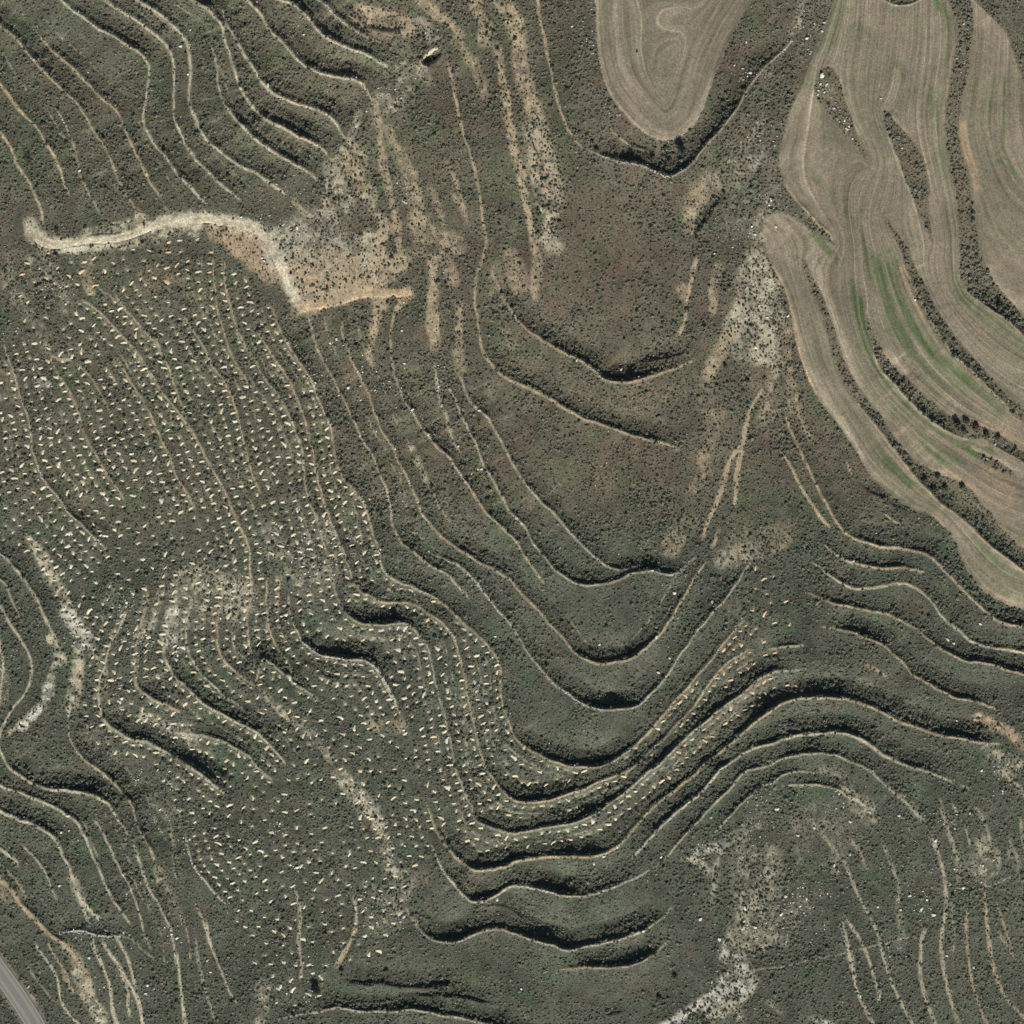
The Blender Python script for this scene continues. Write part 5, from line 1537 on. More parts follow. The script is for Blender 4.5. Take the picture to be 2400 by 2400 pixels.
CLUSTERS = [  # sheet, x, y, spread px, count
 ('D1', 420, 680, 22, 30), ('D1', 520, 830, 22, 22), ('D1', 600, 960, 22, 22), ('D1', 330, 150, 40, 40), ('D1', 290, 290, 26, 26), ('D1', 40, 1000, 40, 30),
 ('D1', 20, 1520, 26, 20), ('D1', 1450, 200, 26, 16), ('D1', 1480, 430, 20, 26), ('D1', 1060, 1060, 20, 10),
 ('C2', 1850, 400, 40, 30), ('D2', 30, 420, 34, 50), ('D2', 1750, 1410, 18, 26), ('D2', 1650, 1600, 20, 10), ('D2', 1140, 330, 8, 5),
 ('C1', 560, 300, 26, 18), ('C1', 620, 430, 22, 16), ('C1', 760, 850, 20, 16), ('C1', 1800, 560, 22, 26), ('C1', 1830, 1700, 30, 18), ('C1', 1650, 1800, 40, 26), ('C1', 1180, 1140, 14, 12),
 ('B1', 1120, 1450, 26, 30), ('B1', 1290, 220, 16, 14), ('B1', 330, 200, 22, 12), ('B1', 1000, 700, 40, 30), ('B1', 340, 1420, 26, 26), ('B1', 280, 1730, 26, 20), ('B1', 20, 1690, 18, 14),
 ('B2', 570, 680, 14, 12), ('B2', 800, 880, 20, 22), ('B2', 960, 960, 34, 44), ('B2', 960, 1330, 40, 22), ('B2', 440, 890, 22, 34), ('B2', 270, 680, 10, 12), ('B2', 1380, 130, 9, 10), ('B2', 1420, 720, 20, 14), ('B2', 1700, 1600, 20, 10), ('B2', 60, 30, 9, 8),
 ('B2', 1010, 1850, 30, 22), ('B2', 840, 1870, 24, 20), ('B2', 1220, 1220, 16, 14), ('B2', 1390, 960, 20, 22),
 ('A2', 390, 220, 34, 50), ('A2', 120, 560, 34, 40), ('A2', 340, 960, 24, 26), ('A2', 830, 250, 26, 16), ('A2', 300, 1200, 30, 26), ('A2', 1050, 850, 40, 20),
 ('A3', 960, 680, 26, 40), ('A3', 950, 960, 30, 50), ('A3', 1080, 1020, 30, 50), ('A3', 1080, 1550, 20, 16), ('A3', 880, 1300, 26, 20), ('A3', 770, 240, 12, 14), ('A3', 1650, 560, 60, 60), ('A3', 1800, 700, 60, 50), ('A3', 1280, 1640, 20, 24), ('A3', 600, 950, 26, 30), ('A3', 30, 1100, 30, 14),
 ('B3', 330, 260, 60, 80), ('B3', 580, 330, 40, 40), ('B3', 420, 420, 40, 40), ('B3', 900, 300, 14, 24), ('B3', 1650, 1350, 20, 12), ('B3', 1730, 1640, 14, 10), ('B3', 240, 1560, 30, 26), ('B3', 420, 1680, 26, 20),
 ('A4', 1240, 200, 40, 40), ('A4', 1050, 60, 26, 30), ('A4', 1210, 430, 20, 14), ('A4', 620, 1230, 20, 26), ('A4', 950, 1280, 18, 16), ('A4', 1310, 1230, 20, 20), ('A4', 760, 1650, 26, 16), ('A4', 1110, 1660, 20, 12), ('A4', 940, 960, 12, 8), ('A4', 550, 500, 34, 12), ('A4', 1420, 550, 16, 20), ('A4', 1700, 1010, 14, 16),
 ('B4', 180, 470, 16, 30), ('B4', 360, 740, 20, 16), ('B4', 850, 1050, 50, 70), ('B4', 1080, 1100, 20, 26), ('B4', 420, 1400, 40, 30), ('B4', 410, 1700, 12, 22), ('B4', 900, 330, 34, 40), ('B4', 960, 560, 26, 30), ('B4', 130, 1650, 20, 14),
 ('C4', 1430, 610, 20, 24), ('C4', 1850, 330, 30, 26), ('C4', 1880, 260, 22, 18), ('C4', 1760, 1150, 30, 26), ('C4', 1830, 480, 30, 20), ('C4', 1850, 1300, 34, 26), ('C4', 1560, 1720, 46, 40), ('C4', 1880, 600, 34, 26),
 ('D4', 150, 1000, 50, 70), ('D4', 60, 1270, 24, 26), ('D4', 280, 1100, 50, 40), ('D4', 1150, 930, 40, 34), ('D4', 1150, 1050, 20, 20), ('D4', 1380, 390, 16, 30), ('D4', 1400, 840, 30, 26), ('D4', 1580, 850, 22, 16), ('D4', 1100, 500, 34, 22), ('D4', 920, 1380, 26, 26), ('D4', 500, 880, 34, 16), ('D4', 30, 230, 20, 16), ('D4', 600, 240, 24, 18), ('D4', 1640, 680, 30, 26), ('D4', 850, 700, 60, 22), ('D4', 1740, 200, 22, 12),
 ('D3', 280, 280, 10, 8), ('D3', 1380, 980, 12, 8), ('D3', 670, 905, 6, 4), ('D3', 1740, 1900, 22, 26),
]
for tl, a, b, sp_, cnt in CLUSTERS:
    cx, cy = tp(tl, a, b)
    xs.append(cx + RNG.normal(0, sp_ * PX * .8, cnt))
    ys.append(cy + RNG.normal(0, sp_ * PX * .8, cnt))
    ss.append(np.exp(RNG.normal(-1.35, .4, cnt)))
nr = 2600
rx_, ry_ = RNG.uniform(-184, 184, nr), RNG.uniform(-184, 184, nr)
xs.append(rx_)
ys.append(ry_)
ss.append(np.exp(RNG.normal(-1.75, .33, nr)))
xs, ys, ss = np.concatenate(xs), np.concatenate(ys), np.concatenate(ss)
ok = (np.abs(xs) < 185) & (np.abs(ys) < 185)
ok &= (sample(FIELD.astype(F32), xs, ys) < .1) & (sample(TRK.astype(F32), xs, ys) < .3) & (sample(NOSHRUB, xs, ys) < .1)
xs, ys, ss = xs[ok], ys[ok], np.clip(ss[ok], .08, .55)
n_ = len(xs)
scl = np.stack([ss * RNG.uniform(.8, 1.3, n_), ss * RNG.uniform(.7, 1.0, n_), ss * RNG.uniform(.6, 1.0, n_)], 1)
rot = np.stack([RNG.normal(0, .3, n_), RNG.normal(0, .3, n_), RNG.uniform(0, 6.28, n_)], 1)
base = np.array([.62, .60, .54])
tint = base[None] * RNG.uniform(.65, 1.2, n_)[:, None]
tint = np.concatenate([tint, np.ones((n_, 1))], 1)
scatter('loose_stones', np.stack([xs, ys, sample(H, xs, ys) + ss * 0.15], 1), scl, rot, tint, RNG.integers(0, 6, n_), stone_c,
        'scattered pale limestone rubble on the banks and bare ground', 'stones')
print('stones', n_)

# ------------------------------------------------------------------ dry stone terrace edges: one object for each wall
m_wall = plain_mat('wall_limestone', (0.60, 0.57, 0.49), 0.30, 2.2, bump=0.05)
WALLS = [  # riser, from, to (fraction of its length), chance of a stone, label
 ('k1', .02, .08, .9, 'short pale dry-stone edge at the west end of the dark bank below the rounded field'),
 ('k1', .115, .26, 1.0, 'long white dry-stone edge along the dark bank below the rounded field'),
 ('k1', .275, .345, .95, 'curved white dry-stone edge at the lowest bend of the bank below the rounded field'),
 ('k1', .93, .99, .8, 'pale stone edge by the gully at the top of the ridge'),
 ('a01', .06, .36, .75, 'long broken line of pale stones along the uppermost left terrace'),
 ('a02', .02, .12, .6, 'scattered stone edge on the second terrace from the upper left'),
 ('a03b', .52, .66, .7, 'pale stone edge above the dark bank left of the gully head'),
 ('a06', .58, .76, .85, 'pale stone edge of the terrace just west of the bare gully'),
 ('a07', .50, .78, .75, 'stone edge above the blackest bank near the small pit'),
 ('a08', .30, .70, .6, 'thin stone edge uphill of the small pit'),
 ('a10', .32, .46, .65, 'stone edge in the middle of the far left terraces'),
 ('a14', .02, .22, .8, 'short stone line between the far left terraces'),
 ('u4', .50, .63, .85, 'thick pale stone edge with a black bank in the centre of the slope'),
 ('u4', .35, .40, .8, 'small heap of wall stones at the bend in the centre of the slope'),
 ('u4b', .10, .50, .8, 'upright broken stone line below the tan streak in the centre'),
 ('u3b', .40, .50, .6, 'stone edge west of the turf hollow'),
 ('u5', .27, .36, .7, 'stone line beside the planted slope, east of the terrace path'),
 ('m1', .55, .66, .85, 'white stone line bordering the planted slope on its east side'),
 ('m1', .36, .44, .5, 'broken stones on the narrow terrace below the track junction'),
 ('u6', .10, .22, .7, 'thin white stone edge running diagonally above the planted hollow'),
 ('u6', .38, .52, .75, 'white stone edge around the bottom of the dark curved bank in the hollow'),
 ('u1', .56, .66, .7, 'stone edge under the V shaped black bank'),
 ('u7', .33, .42, .85, 'upright line of white stones at the east border of the planting pits'),
 ('u7', .09, .17, .8, 'stones beside the black bank in the upper planted rows'),
 ('q3', .22, .52, .95, 'white stone edge around the large black bank among the planting pits'),
 ('q3', .60, .98, .8, 'straight diagonal white stone line among the planting pits'),
 ('a2f', .50, .92, .75, 'dark edged stone line curving through the left planted slope'),
 ('r5', .05, .22, .85, 'white stone edge down to the sharp corner of the black bank at the bottom'),
 ('r5', .46, .66, .9, 'white stone edge under the wavy black bank at the bottom'),
 ('t6', .15, .95, .95, 'line of white boulders crossing the lower left paths'),
 ('t10', .50, .80, .9, 'white stones in the ditch above the straight pale path'),
 ('t12', .05, .75, .8, 'stone edge with a black ditch at the lower left border of the planting'),
 ('n2', .44, .48, .6, 'stone edge at the lowest planted terrace bend'),
 ('w2', .22, .34, .7, 'small white stones on the upper right dark terrace'),
]


def build_wall(key, f0, f1, prob, seed):
    r = np.random.default_rng(seed)
    P = LINES[key]
    acc = np.concatenate([[0], np.cumsum(np.hypot(*np.diff(P, axis=0).T))])
    t = f0 * acc[-1]
    vv, ff, nb = [], [], 0
    while t < f1 * acc[-1]:
        gap = vnoise(np.array([t]), np.array([0.0]), 5.0, seed)[0]
        s = math.exp(r.normal(-1.15, .28))
        t += s * 1.25
        if r.uniform() > prob * (1.0 if gap > -0.35 else 0.45):
            continue
        for row in range(2):
            tt = t + r.normal(0, .1)
            x, y = np.interp(tt, acc, P[:, 0]), np.interp(tt, acc, P[:, 1])
            ex, ey = np.interp(tt + .5, acc, P[:, 0]) - np.interp(tt - .5, acc, P[:, 0]), np.interp(tt + .5, acc, P[:, 1]) - np.interp(tt - .5, acc, P[:, 1])
            L = math.hypot(ex, ey) + 1e-9
            ex, ey = ex / L, ey / L
            off = -0.18 - 0.33 * row + r.normal(0, .06)      # uphill of the edge
            x, y = x - ey * off, y + ex * off
            if row and r.uniform() < .45:
                continue
            v, f = rock_shape(int(r.integers(0, 999)), ICO1)
            v = v * np.array([s * .95, s * .62, s * .6])
            a = math.atan2(ey, ex) + r.normal(0, .25)
            ca, sa = math.cos(a), math.sin(a)
            v = np.column_stack([v[:, 0] * ca - v[:, 1] * sa, v[:, 0] * sa + v[:, 1] * ca, v[:, 2]])
            z = float(sample(H, x, y))
            vv.append(v + np.array([x, y, z + s * .18]))
            ff.append(f + nb)
            nb += len(v)
    if not vv:
        return None
    return np.concatenate(vv), np.concatenate(ff)


for k, (key, f0, f1, prob, lab) in enumerate(WALLS):
    r = build_wall(key, f0, f1, prob, 500 + k)
    if r is None:
        continue
    v, f = r
    org = v.mean(0)
    org[2] = v[:, 2].min()
    o = link('dry_stone_wall', np_mesh('dry_stone_wall', v - org, f, m_wall, False), None, org)
    tag(o, lab, 'stone wall', 'dry-stone terrace edges')

# ------------------------------------------------------------------ spoil heaps of the planting pits
def heap_shape(seed):
    """a crescent of thrown soil, thick in the middle, open to the south"""
    r = np.random.default_rng(seed)
    na, nc = 11, 5
    span = r.uniform(0.5, 2.1)
    rad = 0.62
    v, f = [], []
    skew = r.normal(0, .12)
    lump = r.uniform(.6, 1.25, na)
    for i in range(na):
        t = i / (na - 1) * 2 - 1
        a = math.pi / 2 + t * span * 0.5 * math.pi / 2 + skew
        wd = (0.43 * (1 - abs(t) ** 2.0) + 0.05) * lump[i] * r.uniform(.85, 1.15)
        ht = (0.42 * (1 - abs(t) ** 1.8) + 0.01) * r.uniform(.8, 1.2)
        for j in range(nc):
            q = j / (nc - 1) * 2 - 1
            rr = rad + q * wd
            v.append((rr * math.cos(a) * 1.3, rr * math.sin(a) - rad, ht * (1 - q * q) - 0.06 + r.normal(0, .015)))
    for i in range(na - 1):
        for j in range(nc - 1):
            b = i * nc + j
            f.append((b, b + 1, b + nc + 1, b + nc))
    return np.array(v), np.array(f)


m_heaps = [plain_mat('thrown_subsoil_pale', (0.66, 0.615, 0.45), 0.5, 0.6, bump=0.05),
           plain_mat('thrown_subsoil_yellow', (0.60, 0.53, 0.36), 0.5, 0.6, bump=0.05),
           plain_mat('thrown_subsoil_orange', (0.62, 0.475, 0.305), 0.5, 0.6, bump=0.05)]
NS = 14
heap_me = [[np_mesh('spoil_heap', *heap_shape(40 + s), m_heaps[c]) for s in range(NS)] for c in range(3)]
items = []
for (x, y) in MOUNDS:
    u_ = x / PX + 1200
    v_ = 1200 - y / PX
    c = 2 if (u_ > 1560 and random.random() < .85) or (v_ < 700 and random.random() < .5) else (1 if random.random() < .42 else 0)
    s = max(0.40, min(1.5, random.gauss(0.98, .27)))
    items.append((s, x, y, c, random.gauss(0.1, .75), random.randrange(NS), s * random.uniform(.75, 1.25), s * random.uniform(.8, 1.25)))
seen = [it for it in items if abs(it[1]) < 178 and abs(it[2]) < 178]
seen.sort(key=lambda t: -t[0])
single = set(id(t) for t in seen[:300])


HEAP_SPOTS = [
 (120, 620, 'just below the west end of the dirt track'), (300, 590, 'just below the middle of the dirt track'), (480, 610, 'left of the orange patch under the track'),
 (560, 700, 'below the orange patch under the track'), (60, 780, 'by the stony scrub at the upper left edge'), (220, 760, 'beside the pale line of the upper left rows'),
 (380, 780, 'in the middle of the upper rows'), (560, 840, 'on the upper rows next to the eastern path'), (680, 900, 'beside the black bank of the upper rows'),
 (100, 960, 'left of the white stony streak'), (260, 980, 'right of the white stony streak'), (450, 980, 'between the two long tan lines'), (620, 1020, 'left of the stony eastern border'),
 (760, 1080, 'on the eastern border near the white stone line'), (40, 1150, 'at the far left edge above the dark stone line'), (200, 1230, 'below the dark curving stone line'),
 (380, 1200, 'in the centre of the left slope'), (560, 1260, 'on the pebbly slope left of the black banks'), (780, 1300, 'above the uppermost S shaped black bank'),
 (240, 1400, 'beside the white eroded bank'), (420, 1430, 'on the fanned narrow terraces of the left slope'), (600, 1430, 'left of the lowest S shaped black bank'),
 (850, 1420, 'between the two S shaped black banks'), (1040, 1440, 'right of the S shaped black banks'), (300, 1640, 'by the black hollow on the left slope'),
 (480, 1640, 'on the dark terraces below the black hollow'), (680, 1620, 'below the large black bank'), (860, 1620, 'left of the straight diagonal stone line'),
 (1020, 1600, 'right of the straight diagonal stone line'), (1140, 1560, 'at the eastern end of the wide planted terraces'), (460, 1820, 'below the lower left dark terraces'),
 (640, 1820, 'left of the rubble streak'), (840, 1800, 'at the head of the rubble streak'), (980, 1800, 'right of the rubble streak'), (1120, 1760, 'where the rows start to round the hollow'),
 (540, 2000, 'by the black ditch at the lower left border'), (680, 2000, 'in the middle of the lowest slope'), (840, 1980, 'on the lower end of the rubble streak'), (1000, 1930, 'below the rubble streak'),
 (620, 2200, 'in the very last rows at the bottom'), (780, 2160, 'in the last rows above the dark bottom bank'), (1250, 1830, 'in the upper row rounding the hollow'),
 (1200, 1930, 'in the lower rows rounding the hollow'), (1350, 1900, 'in the middle of the rounded rows'), (1430, 1960, 'at the lower right end of the rounded rows'), (1500, 1800, 'at the start of the right arm'),
 (1600, 1680, 'half way up the right arm'), (1700, 1580, 'on the upper right arm'), (1770, 1450, 'near the top of the right arm'), (1800, 1360, 'at the top of the right arm by the ridge'), (1850, 1600, 'beside the arched black bank at the end of the right arm'),
]
HP = np.array([(a_, b_) for a_, b_, _ in HEAP_SPOTS], float)


def heap_label(u_, v_, s, c):
    k_ = int(np.argmin((HP[:, 0] - u_) ** 2 + (HP[:, 1] - v_) ** 2))
    return '%s %s spoil heap %s' % ('big' if s > 1.3 else 'medium', ('pale', 'yellowish', 'orange')[c], HEAP_SPOTS[k_][2])


rest = [[], [], []]
for it in items:
    s, x, y, c, rz_, sh, sy_, sz_ = it
    z = float(sample(H, x, y)) + 0.02
    if id(it) in single:
        o = bpy.data.objects.new('spoil_heap', heap_me[c][sh])
        COLL.objects.link(o)
        o.location = (x, y, z)
        o.rotation_euler = (0, 0, rz_)
        o.scale = (s, sy_, sz_)
        tag(o, heap_label(x / PX + 1200, 1200 - y / PX, s, c), 'spoil heap', 'spoil heaps of the planting pits')
    else:
        v, f = heap_shape(40 + sh)
        v = v * np.array([s, sy_, sz_])
        ca, sa = math.cos(rz_), math.sin(rz_)
        v = np.column_stack([v[:, 0] * ca - v[:, 1] * sa + x, v[:, 0] * sa + v[:, 1] * ca + y, v[:, 2] + z])
        rest[c].append((v, f))
vv, ff, mi_, nb = [], [], [], 0
for c in range(3):
    for v, f in rest[c]:
        vv.append(v)
        ff.append(f + nb)
        nb += len(v)
        mi_.append(np.full(len(f), c, np.int32))
me = np_mesh('spoil_heaps', np.concatenate(vv), np.concatenate(ff), m_heaps[0])
me.materials.append(m_heaps[1])
me.materials.append(m_heaps[2])
me.polygons.foreach_set('material_index', np.concatenate(mi_))
tag(link('spoil_heap_rows', me), 'remaining smaller spoil heaps of the planting pits', 'spoil heaps', None, 'stuff')

# ------------------------------------------------------------------ boulders
m_rock = plain_mat('white_boulder', (0.70, 0.68, 0.61), 0.22, 1.6, bump=0.08)
rock_me = [np_mesh('boulder', *rock_shape(200 + s, ICO2), m_rock, False) for s in range(8)]
BOULDERS = [  # sheet, x, y, size px, label
 ('D1', 412, 562, 13, 'largest white boulder at the tip of the scrub island in the striped field'),
 ('D1', 400, 632, 6, 'white boulder in the upper scrub island, just under the largest one'),
 ('D1', 385, 680, 5, 'small white boulder at the west edge of the upper scrub island'),
 ('D1', 430, 690, 6, 'flat white boulder in the middle of the upper scrub island'),
 ('D1', 378, 710, 5, 'low white boulder at the bulge of the upper scrub island'),
 ('D1', 440, 640, 5, 'white boulder right of its pair in the upper scrub island'),
 ('D1', 514, 770, 5, 'grey white boulder in the narrowing upper scrub island'),
 ('D1', 580, 905, 6, 'white boulder half way down the upper scrub island'),
 ('D1', 600, 970, 6, 'white boulder in the lower half of the upper scrub island'),
 ('D1', 640, 1045, 5, 'last white boulder near the thin end of the upper scrub island'),
 ('D1', 855, 738, 5, 'lone white stone on the bare soil above the second scrub island'),
 ('D1', 295, 285, 8, 'big white boulder among scrub west of the striped field'),
 ('D1', 425, 165, 7, 'white boulder at the west edge of the striped field'),
 ('D1', 410, 228, 6, 'white stone on the western field edge below its larger neighbour'),
 ('D1', 60, 1708, 6, 'white stone on the turning place at the field tip'),
 ('D1', 25, 1505, 8, 'white boulder in scrub above the turning place'),
 ('D1', 10, 1545, 8, 'second white boulder in scrub above the turning place'),
 ('C1', 1770, 315, 6, 'white boulder on the scrub bank east of the rounded field'),
 ('C1', 1800, 545, 7, 'pile of grey white boulders beside the dark ditch right of the rounded field'),
 ('C1', 1812, 1708, 7, 'pair of white boulders on the ridge scrub'),
 ('C1', 1835, 1768, 6, 'white boulder below the pair on the ridge scrub'),
 ('C1', 1920, 1520, 6, 'white boulder at the ridge edge by the field tip'),
 ('C2', 1838, 690, 9, 'round grey boulder lying on the bare ridge'),
 ('C2', 487, 787, 6, 'tan stone beside the path above the V shaped bank'),
 ('C2', 822, 855, 8, 'grey stone in the hollow above the black V shaped bank'),
 ('C2', 955, 915, 5, 'white stone on the rim of the V shaped bank'),
 ('D2', 150, 452, 6, 'white boulder on the scree at the field edge'),
 ('D2', 1112, 330, 6, 'white boulder in the scrub strip between the green fields'),
 ('B1', 360, 258, 6, 'white stone on the uppermost terrace left of the gully'),
 ('B1', 88, 645, 7, 'white boulder on a terrace edge near the upper left bank'),
 ('B1', 1095, 735, 6, 'white stone in the bare gully below the pit'),
 ('B1', 1130, 1530, 6, 'white stone in the rubble heap between the tan streaks'),
 ('B1', 1065, 1382, 5, 'upper white stone of the rubble between the tan streaks'),
 ('B1', 310, 1720, 7, 'white boulder above the track bend'),
 ('A1', 1362, 348, 7, 'white boulder on the third terrace at the upper left'),
 ('A1', 1418, 562, 6, 'bright white stone between the third and fourth terrace'),
 ('A1', 1435, 225, 5, 'white stone on the terrace near the upper left field'),
 ('A1', 603, 1292, 7, 'white stone on the far left slope above the track'),
 ('A1', 1820, 1640, 6, 'white boulder at the upper edge of the dirt track'),
 ('B2', 65, 40, 7, 'white boulder beside the track junction'),
 ('B2', 48, 15, 6, 'smaller white boulder beside the track junction'),
 ('B2', 608, 630, 6, 'white stone on the terrace below the spur track'),
 ('B2', 558, 655, 6, 'white stone left of another below the spur track'),
 ('B2', 695, 995, 8, 'white boulder on the bare terrace in the upper centre'),
 ('B2', 1180, 1160, 8, 'round white boulder at the head of the black bank in the centre'),
 ('B2', 1118, 810, 6, 'white stone on the smooth turf in the upper centre'),
 ('B2', 1100, 563, 6, 'white stone under the end of the spur track'),
 ('B2', 1300, 1350, 6, 'white stone on the thick stone edge in the centre'),
 ('B2', 1050, 1455, 6, 'white stone in a dark hollow of the central terrace'),
 ('B2', 1700, 1610, 6, 'white stone on the lower central terrace'),
 ('B2', 1685, 1165, 6, 'white stone at the head of the terrace below the bare streak'),
 ('A2', 1055, 1105, 7, 'bright white stone among the upper planting pits'),
 ('A2', 1050, 830, 6, 'white stone in the upper planting rows'),
 ('A2', 640, 1670, 8, 'white boulder with a black shadow among the left planting pits'),
 ('A3', 960, 680, 8, 'white boulder at the rubble of the left slope'),
 ('A3', 1350, 1020, 6, 'upper white stone of three on the planted slope'),
 ('A3', 1335, 1050, 6, 'middle white stone of three on the planted slope'),
 ('A3', 1345, 1080, 6, 'lower white stone of three on the planted slope'),
 ('A3', 1105, 1560, 9, 'white boulder above the black bank on the left slope'),
 ('A3', 925, 1405, 8, 'flat white boulder on the bank left of the black hollow'),
 ('A3', 975, 1345, 8, 'white stone heap uphill of the black hollow'),
 ('A3', 1275, 1620, 9, 'long white boulder beside the black bank on the left slope'),
 ('A3', 765, 175, 7, 'grey boulder on the stone line in the left planted slope'),
 ('B3', 195, 785, 6, 'white stone left of the large black bank'),
 ('B3', 1220, 155, 5, 'white stone on the turf east of the planting'),
 ('B3', 1805, 940, 6, 'white stone on the smooth terrace east of the pits'),
 ('B3', 1115, 1645, 6, 'white stone at the end of the diagonal stone line'),
 ('B3', 1745, 1640, 8, 'white boulder in the lower eastern planting rows'),
 ('C3', 1088, 945, 7, 'bright white boulder on the rim of the curved black bank'),
 ('C3', 1058, 440, 6, 'white stone at the peak of the wavy black ditch'),
 ('C3', 1225, 612, 8, 'pale boulders on the turf beside the ditch'),
 ('C3', 1185, 1100, 8, 'pale stones where the ditch meets the arm of the hollow'),
 ('C3', 1105, 1212, 8, 'pale stones at the lower end of the arm ditch'),
 ('C3', 1510, 680, 7, 'pale stones on the grass between the two arm ditches'),
 ('C3', 660, 1000, 5, 'small white stone on the floor of the hollow'),
 ('D3', 645, 370, 7, 'white stone on the dark terrace below the field corner'),
 ('D3', 1603, 845, 7, 'lone white boulder on the right slope'),
 ('D3', 1355, 965, 7, 'white stone beside the diagonal ditch on the right'),
 ('D3', 1400, 990, 7, 'second white stone beside the diagonal ditch on the right'),
 ('D3', 930, 1520, 6, 'white stone below the largest arched black bank'),
 ('D3', 1425, 1575, 5, 'white stone above the last black bank on the right'),
 ('A4', 200, 370, 7, 'white stone on the bend of the pale lower left path'),
 ('A4', 520, 355, 7, 'white stone on the second lower left path'),
 ('A4', 470, 480, 7, 'grey stone inside the bend of the pale lower left path'),
 ('A4', 460, 880, 7, 'white stone on the scrub between two lower left paths'),
 ('A4', 225, 1640, 6, 'white stone on the verge of the asphalt road'),
 ('A4', 1120, 1630, 7, 'white stone in scrub near the bottom paths'),
 ('A4', 1110, 1690, 7, 'grey white boulder near the bottom paths'),
 ('A4', 680, 1420, 8, 'white boulders beside the tan bank in the lower left'),
 ('A4', 1475, 740, 8, 'white boulder in the ditch at the planting border'),
 ('A4', 1340, 1275, 7, 'white boulder above the straight pale path'),
 ('A4', 1300, 1245, 7, 'white boulder in the ditch head above the straight pale path'),
 ('A4', 1570, 1445, 6, 'white stone on the lowest left slope'),
 ('A4', 1595, 1530, 6, 'pale stone on the lowest left slope below another'),
 ('B4', 315, 745, 8, 'pale boulder in the lower planting rows'),
 ('B4', 190, 1640, 9, 'greenish white boulder in the last planting rows'),
 ('B4', 480, 1555, 8, 'white boulder beside the dark bank at the bottom'),
 ('B4', 1115, 1120, 7, 'white boulder on the rubble above the black S shaped bank'),
 ('B4', 1820, 990, 6, 'white stone on the terrace below the sharp corner bank'),
 ('B4', 780, 240, 8, 'white boulder in the rubble streak of the planting'),
 ('B4', 850, 365, 8, 'pale boulder in the middle of the rubble streak'),
 ('C4', 614, 716, 8, 'lone white boulder on the grassy terrace at the bottom centre'),
 ('C4', 792, 592, 8, 'white stone at the end of the lowest planted terrace'),
 ('C4', 692, 664, 7, 'white stone below the end of the lowest planted terrace'),
 ('C4', 1560, 1286, 10, 'big white boulder on the bottom slope left of the scree'),
 ('C4', 1420, 1138, 8, 'white boulder on the bottom slope near the dark clump'),
 ('C4', 1755, 1055, 8, 'white boulder in the pale scrub at the bottom right'),
 ('C4', 1748, 1150, 9, 'white boulder with a dark bush in the pale scrub'),
 ('C4', 1832, 1198, 8, 'white stone right of the dark bush in the pale scrub'),
 ('C4', 1125, 672, 6, 'pale stone on the path above the bottom hollow'),
 ('C4', 990, 1228, 6, 'pale stone on the rim of the lower black bank'),
 ('C4', 270, 1250, 7, 'pale long stone above the lower black bank'),
 ('C4', 70, 1660, 6, 'lone white stone on the smooth slope at the bottom'),
 ('C4', 1500, 372, 6, 'white stone between the narrow right terraces'),
 ('D4', 65, 308, 8, 'white boulder under the arched bank at the lower right'),
 ('D4', 345, 448, 7, 'white stone on the lower right spur'),
 ('D4', 615, 402, 7, 'white stone under the pale bank of the lower right spur'),
 ('D4', 762, 328, 8, 'pale boulder at the end of the pale bank on the lower right spur'),
 ('D4', 985, 358, 8, 'round white boulder on the lower right spur'),
 ('D4', 222, 506, 7, 'white stone left on the lower right spur'),
 ('D4', 615, 650, 9, 'long white boulder on the lower right slope'),
 ('D4', 498, 735, 7, 'pale boulder at the head of a lower right path'),
 ('D4', 95, 1100, 8, 'white boulder in the grey scree at the lower right'),
 ('D4', 130, 965, 8, 'white boulder above the grey scree at the lower right'),
 ('D4', 1065, 962, 8, 'white boulder in the rock field between two lower right paths'),
 ('D4', 1245, 1108, 9, 'largest white boulder of the rock field on the lower right'),
 ('D4', 1195, 990, 7, 'upper white boulder of the rock field on the lower right'),
 ('D4', 1155, 1060, 8, 'pale boulder in the middle of the rock field'),
 ('D4', 1265, 545, 8, 'white boulder on the dark slope above the rock field'),
 ('D4', 1528, 340, 8, 'white boulder high on the lower right slope'),
 ('D4', 1468, 902, 9, 'long pale boulder right of the rock field'),
 ('D4', 825, 1045, 7, 'white stone left of the rock field'),
 ('D4', 1000, 1068, 7, 'white stone at the lower left of the rock field'),
 ('D4', 1345, 1412, 6, 'white stone on a lower right path'),
 ('D4', 1548, 1500, 6, 'white stone on the slope right of the lower paths'),
 ('D4', 692, 1712, 6, 'white stone on the brightest lower right path'),
 ('D4', 1612, 18, 7, 'white stone on the dark bank at the right'),
]
for k, (tl, a, b, s, lab) in enumerate(BOULDERS):
    x, y = tp(tl, a, b)
    sz = s * PX * 0.62
    o = bpy.data.objects.new('boulder', rock_me[k % 8])
    COLL.objects.link(o)
    o.location = (x, y, float(sample(H, x, y)) + sz * 0.22)
    o.rotation_euler = (random.gauss(0, .15), random.gauss(0, .15), random.uniform(0, 6.28))
    o.scale = (sz, sz * random.uniform(.8, 1.1), sz * random.uniform(.75, 1.05))
    tag(o, lab, 'boulder', 'white boulders lying on the slope')
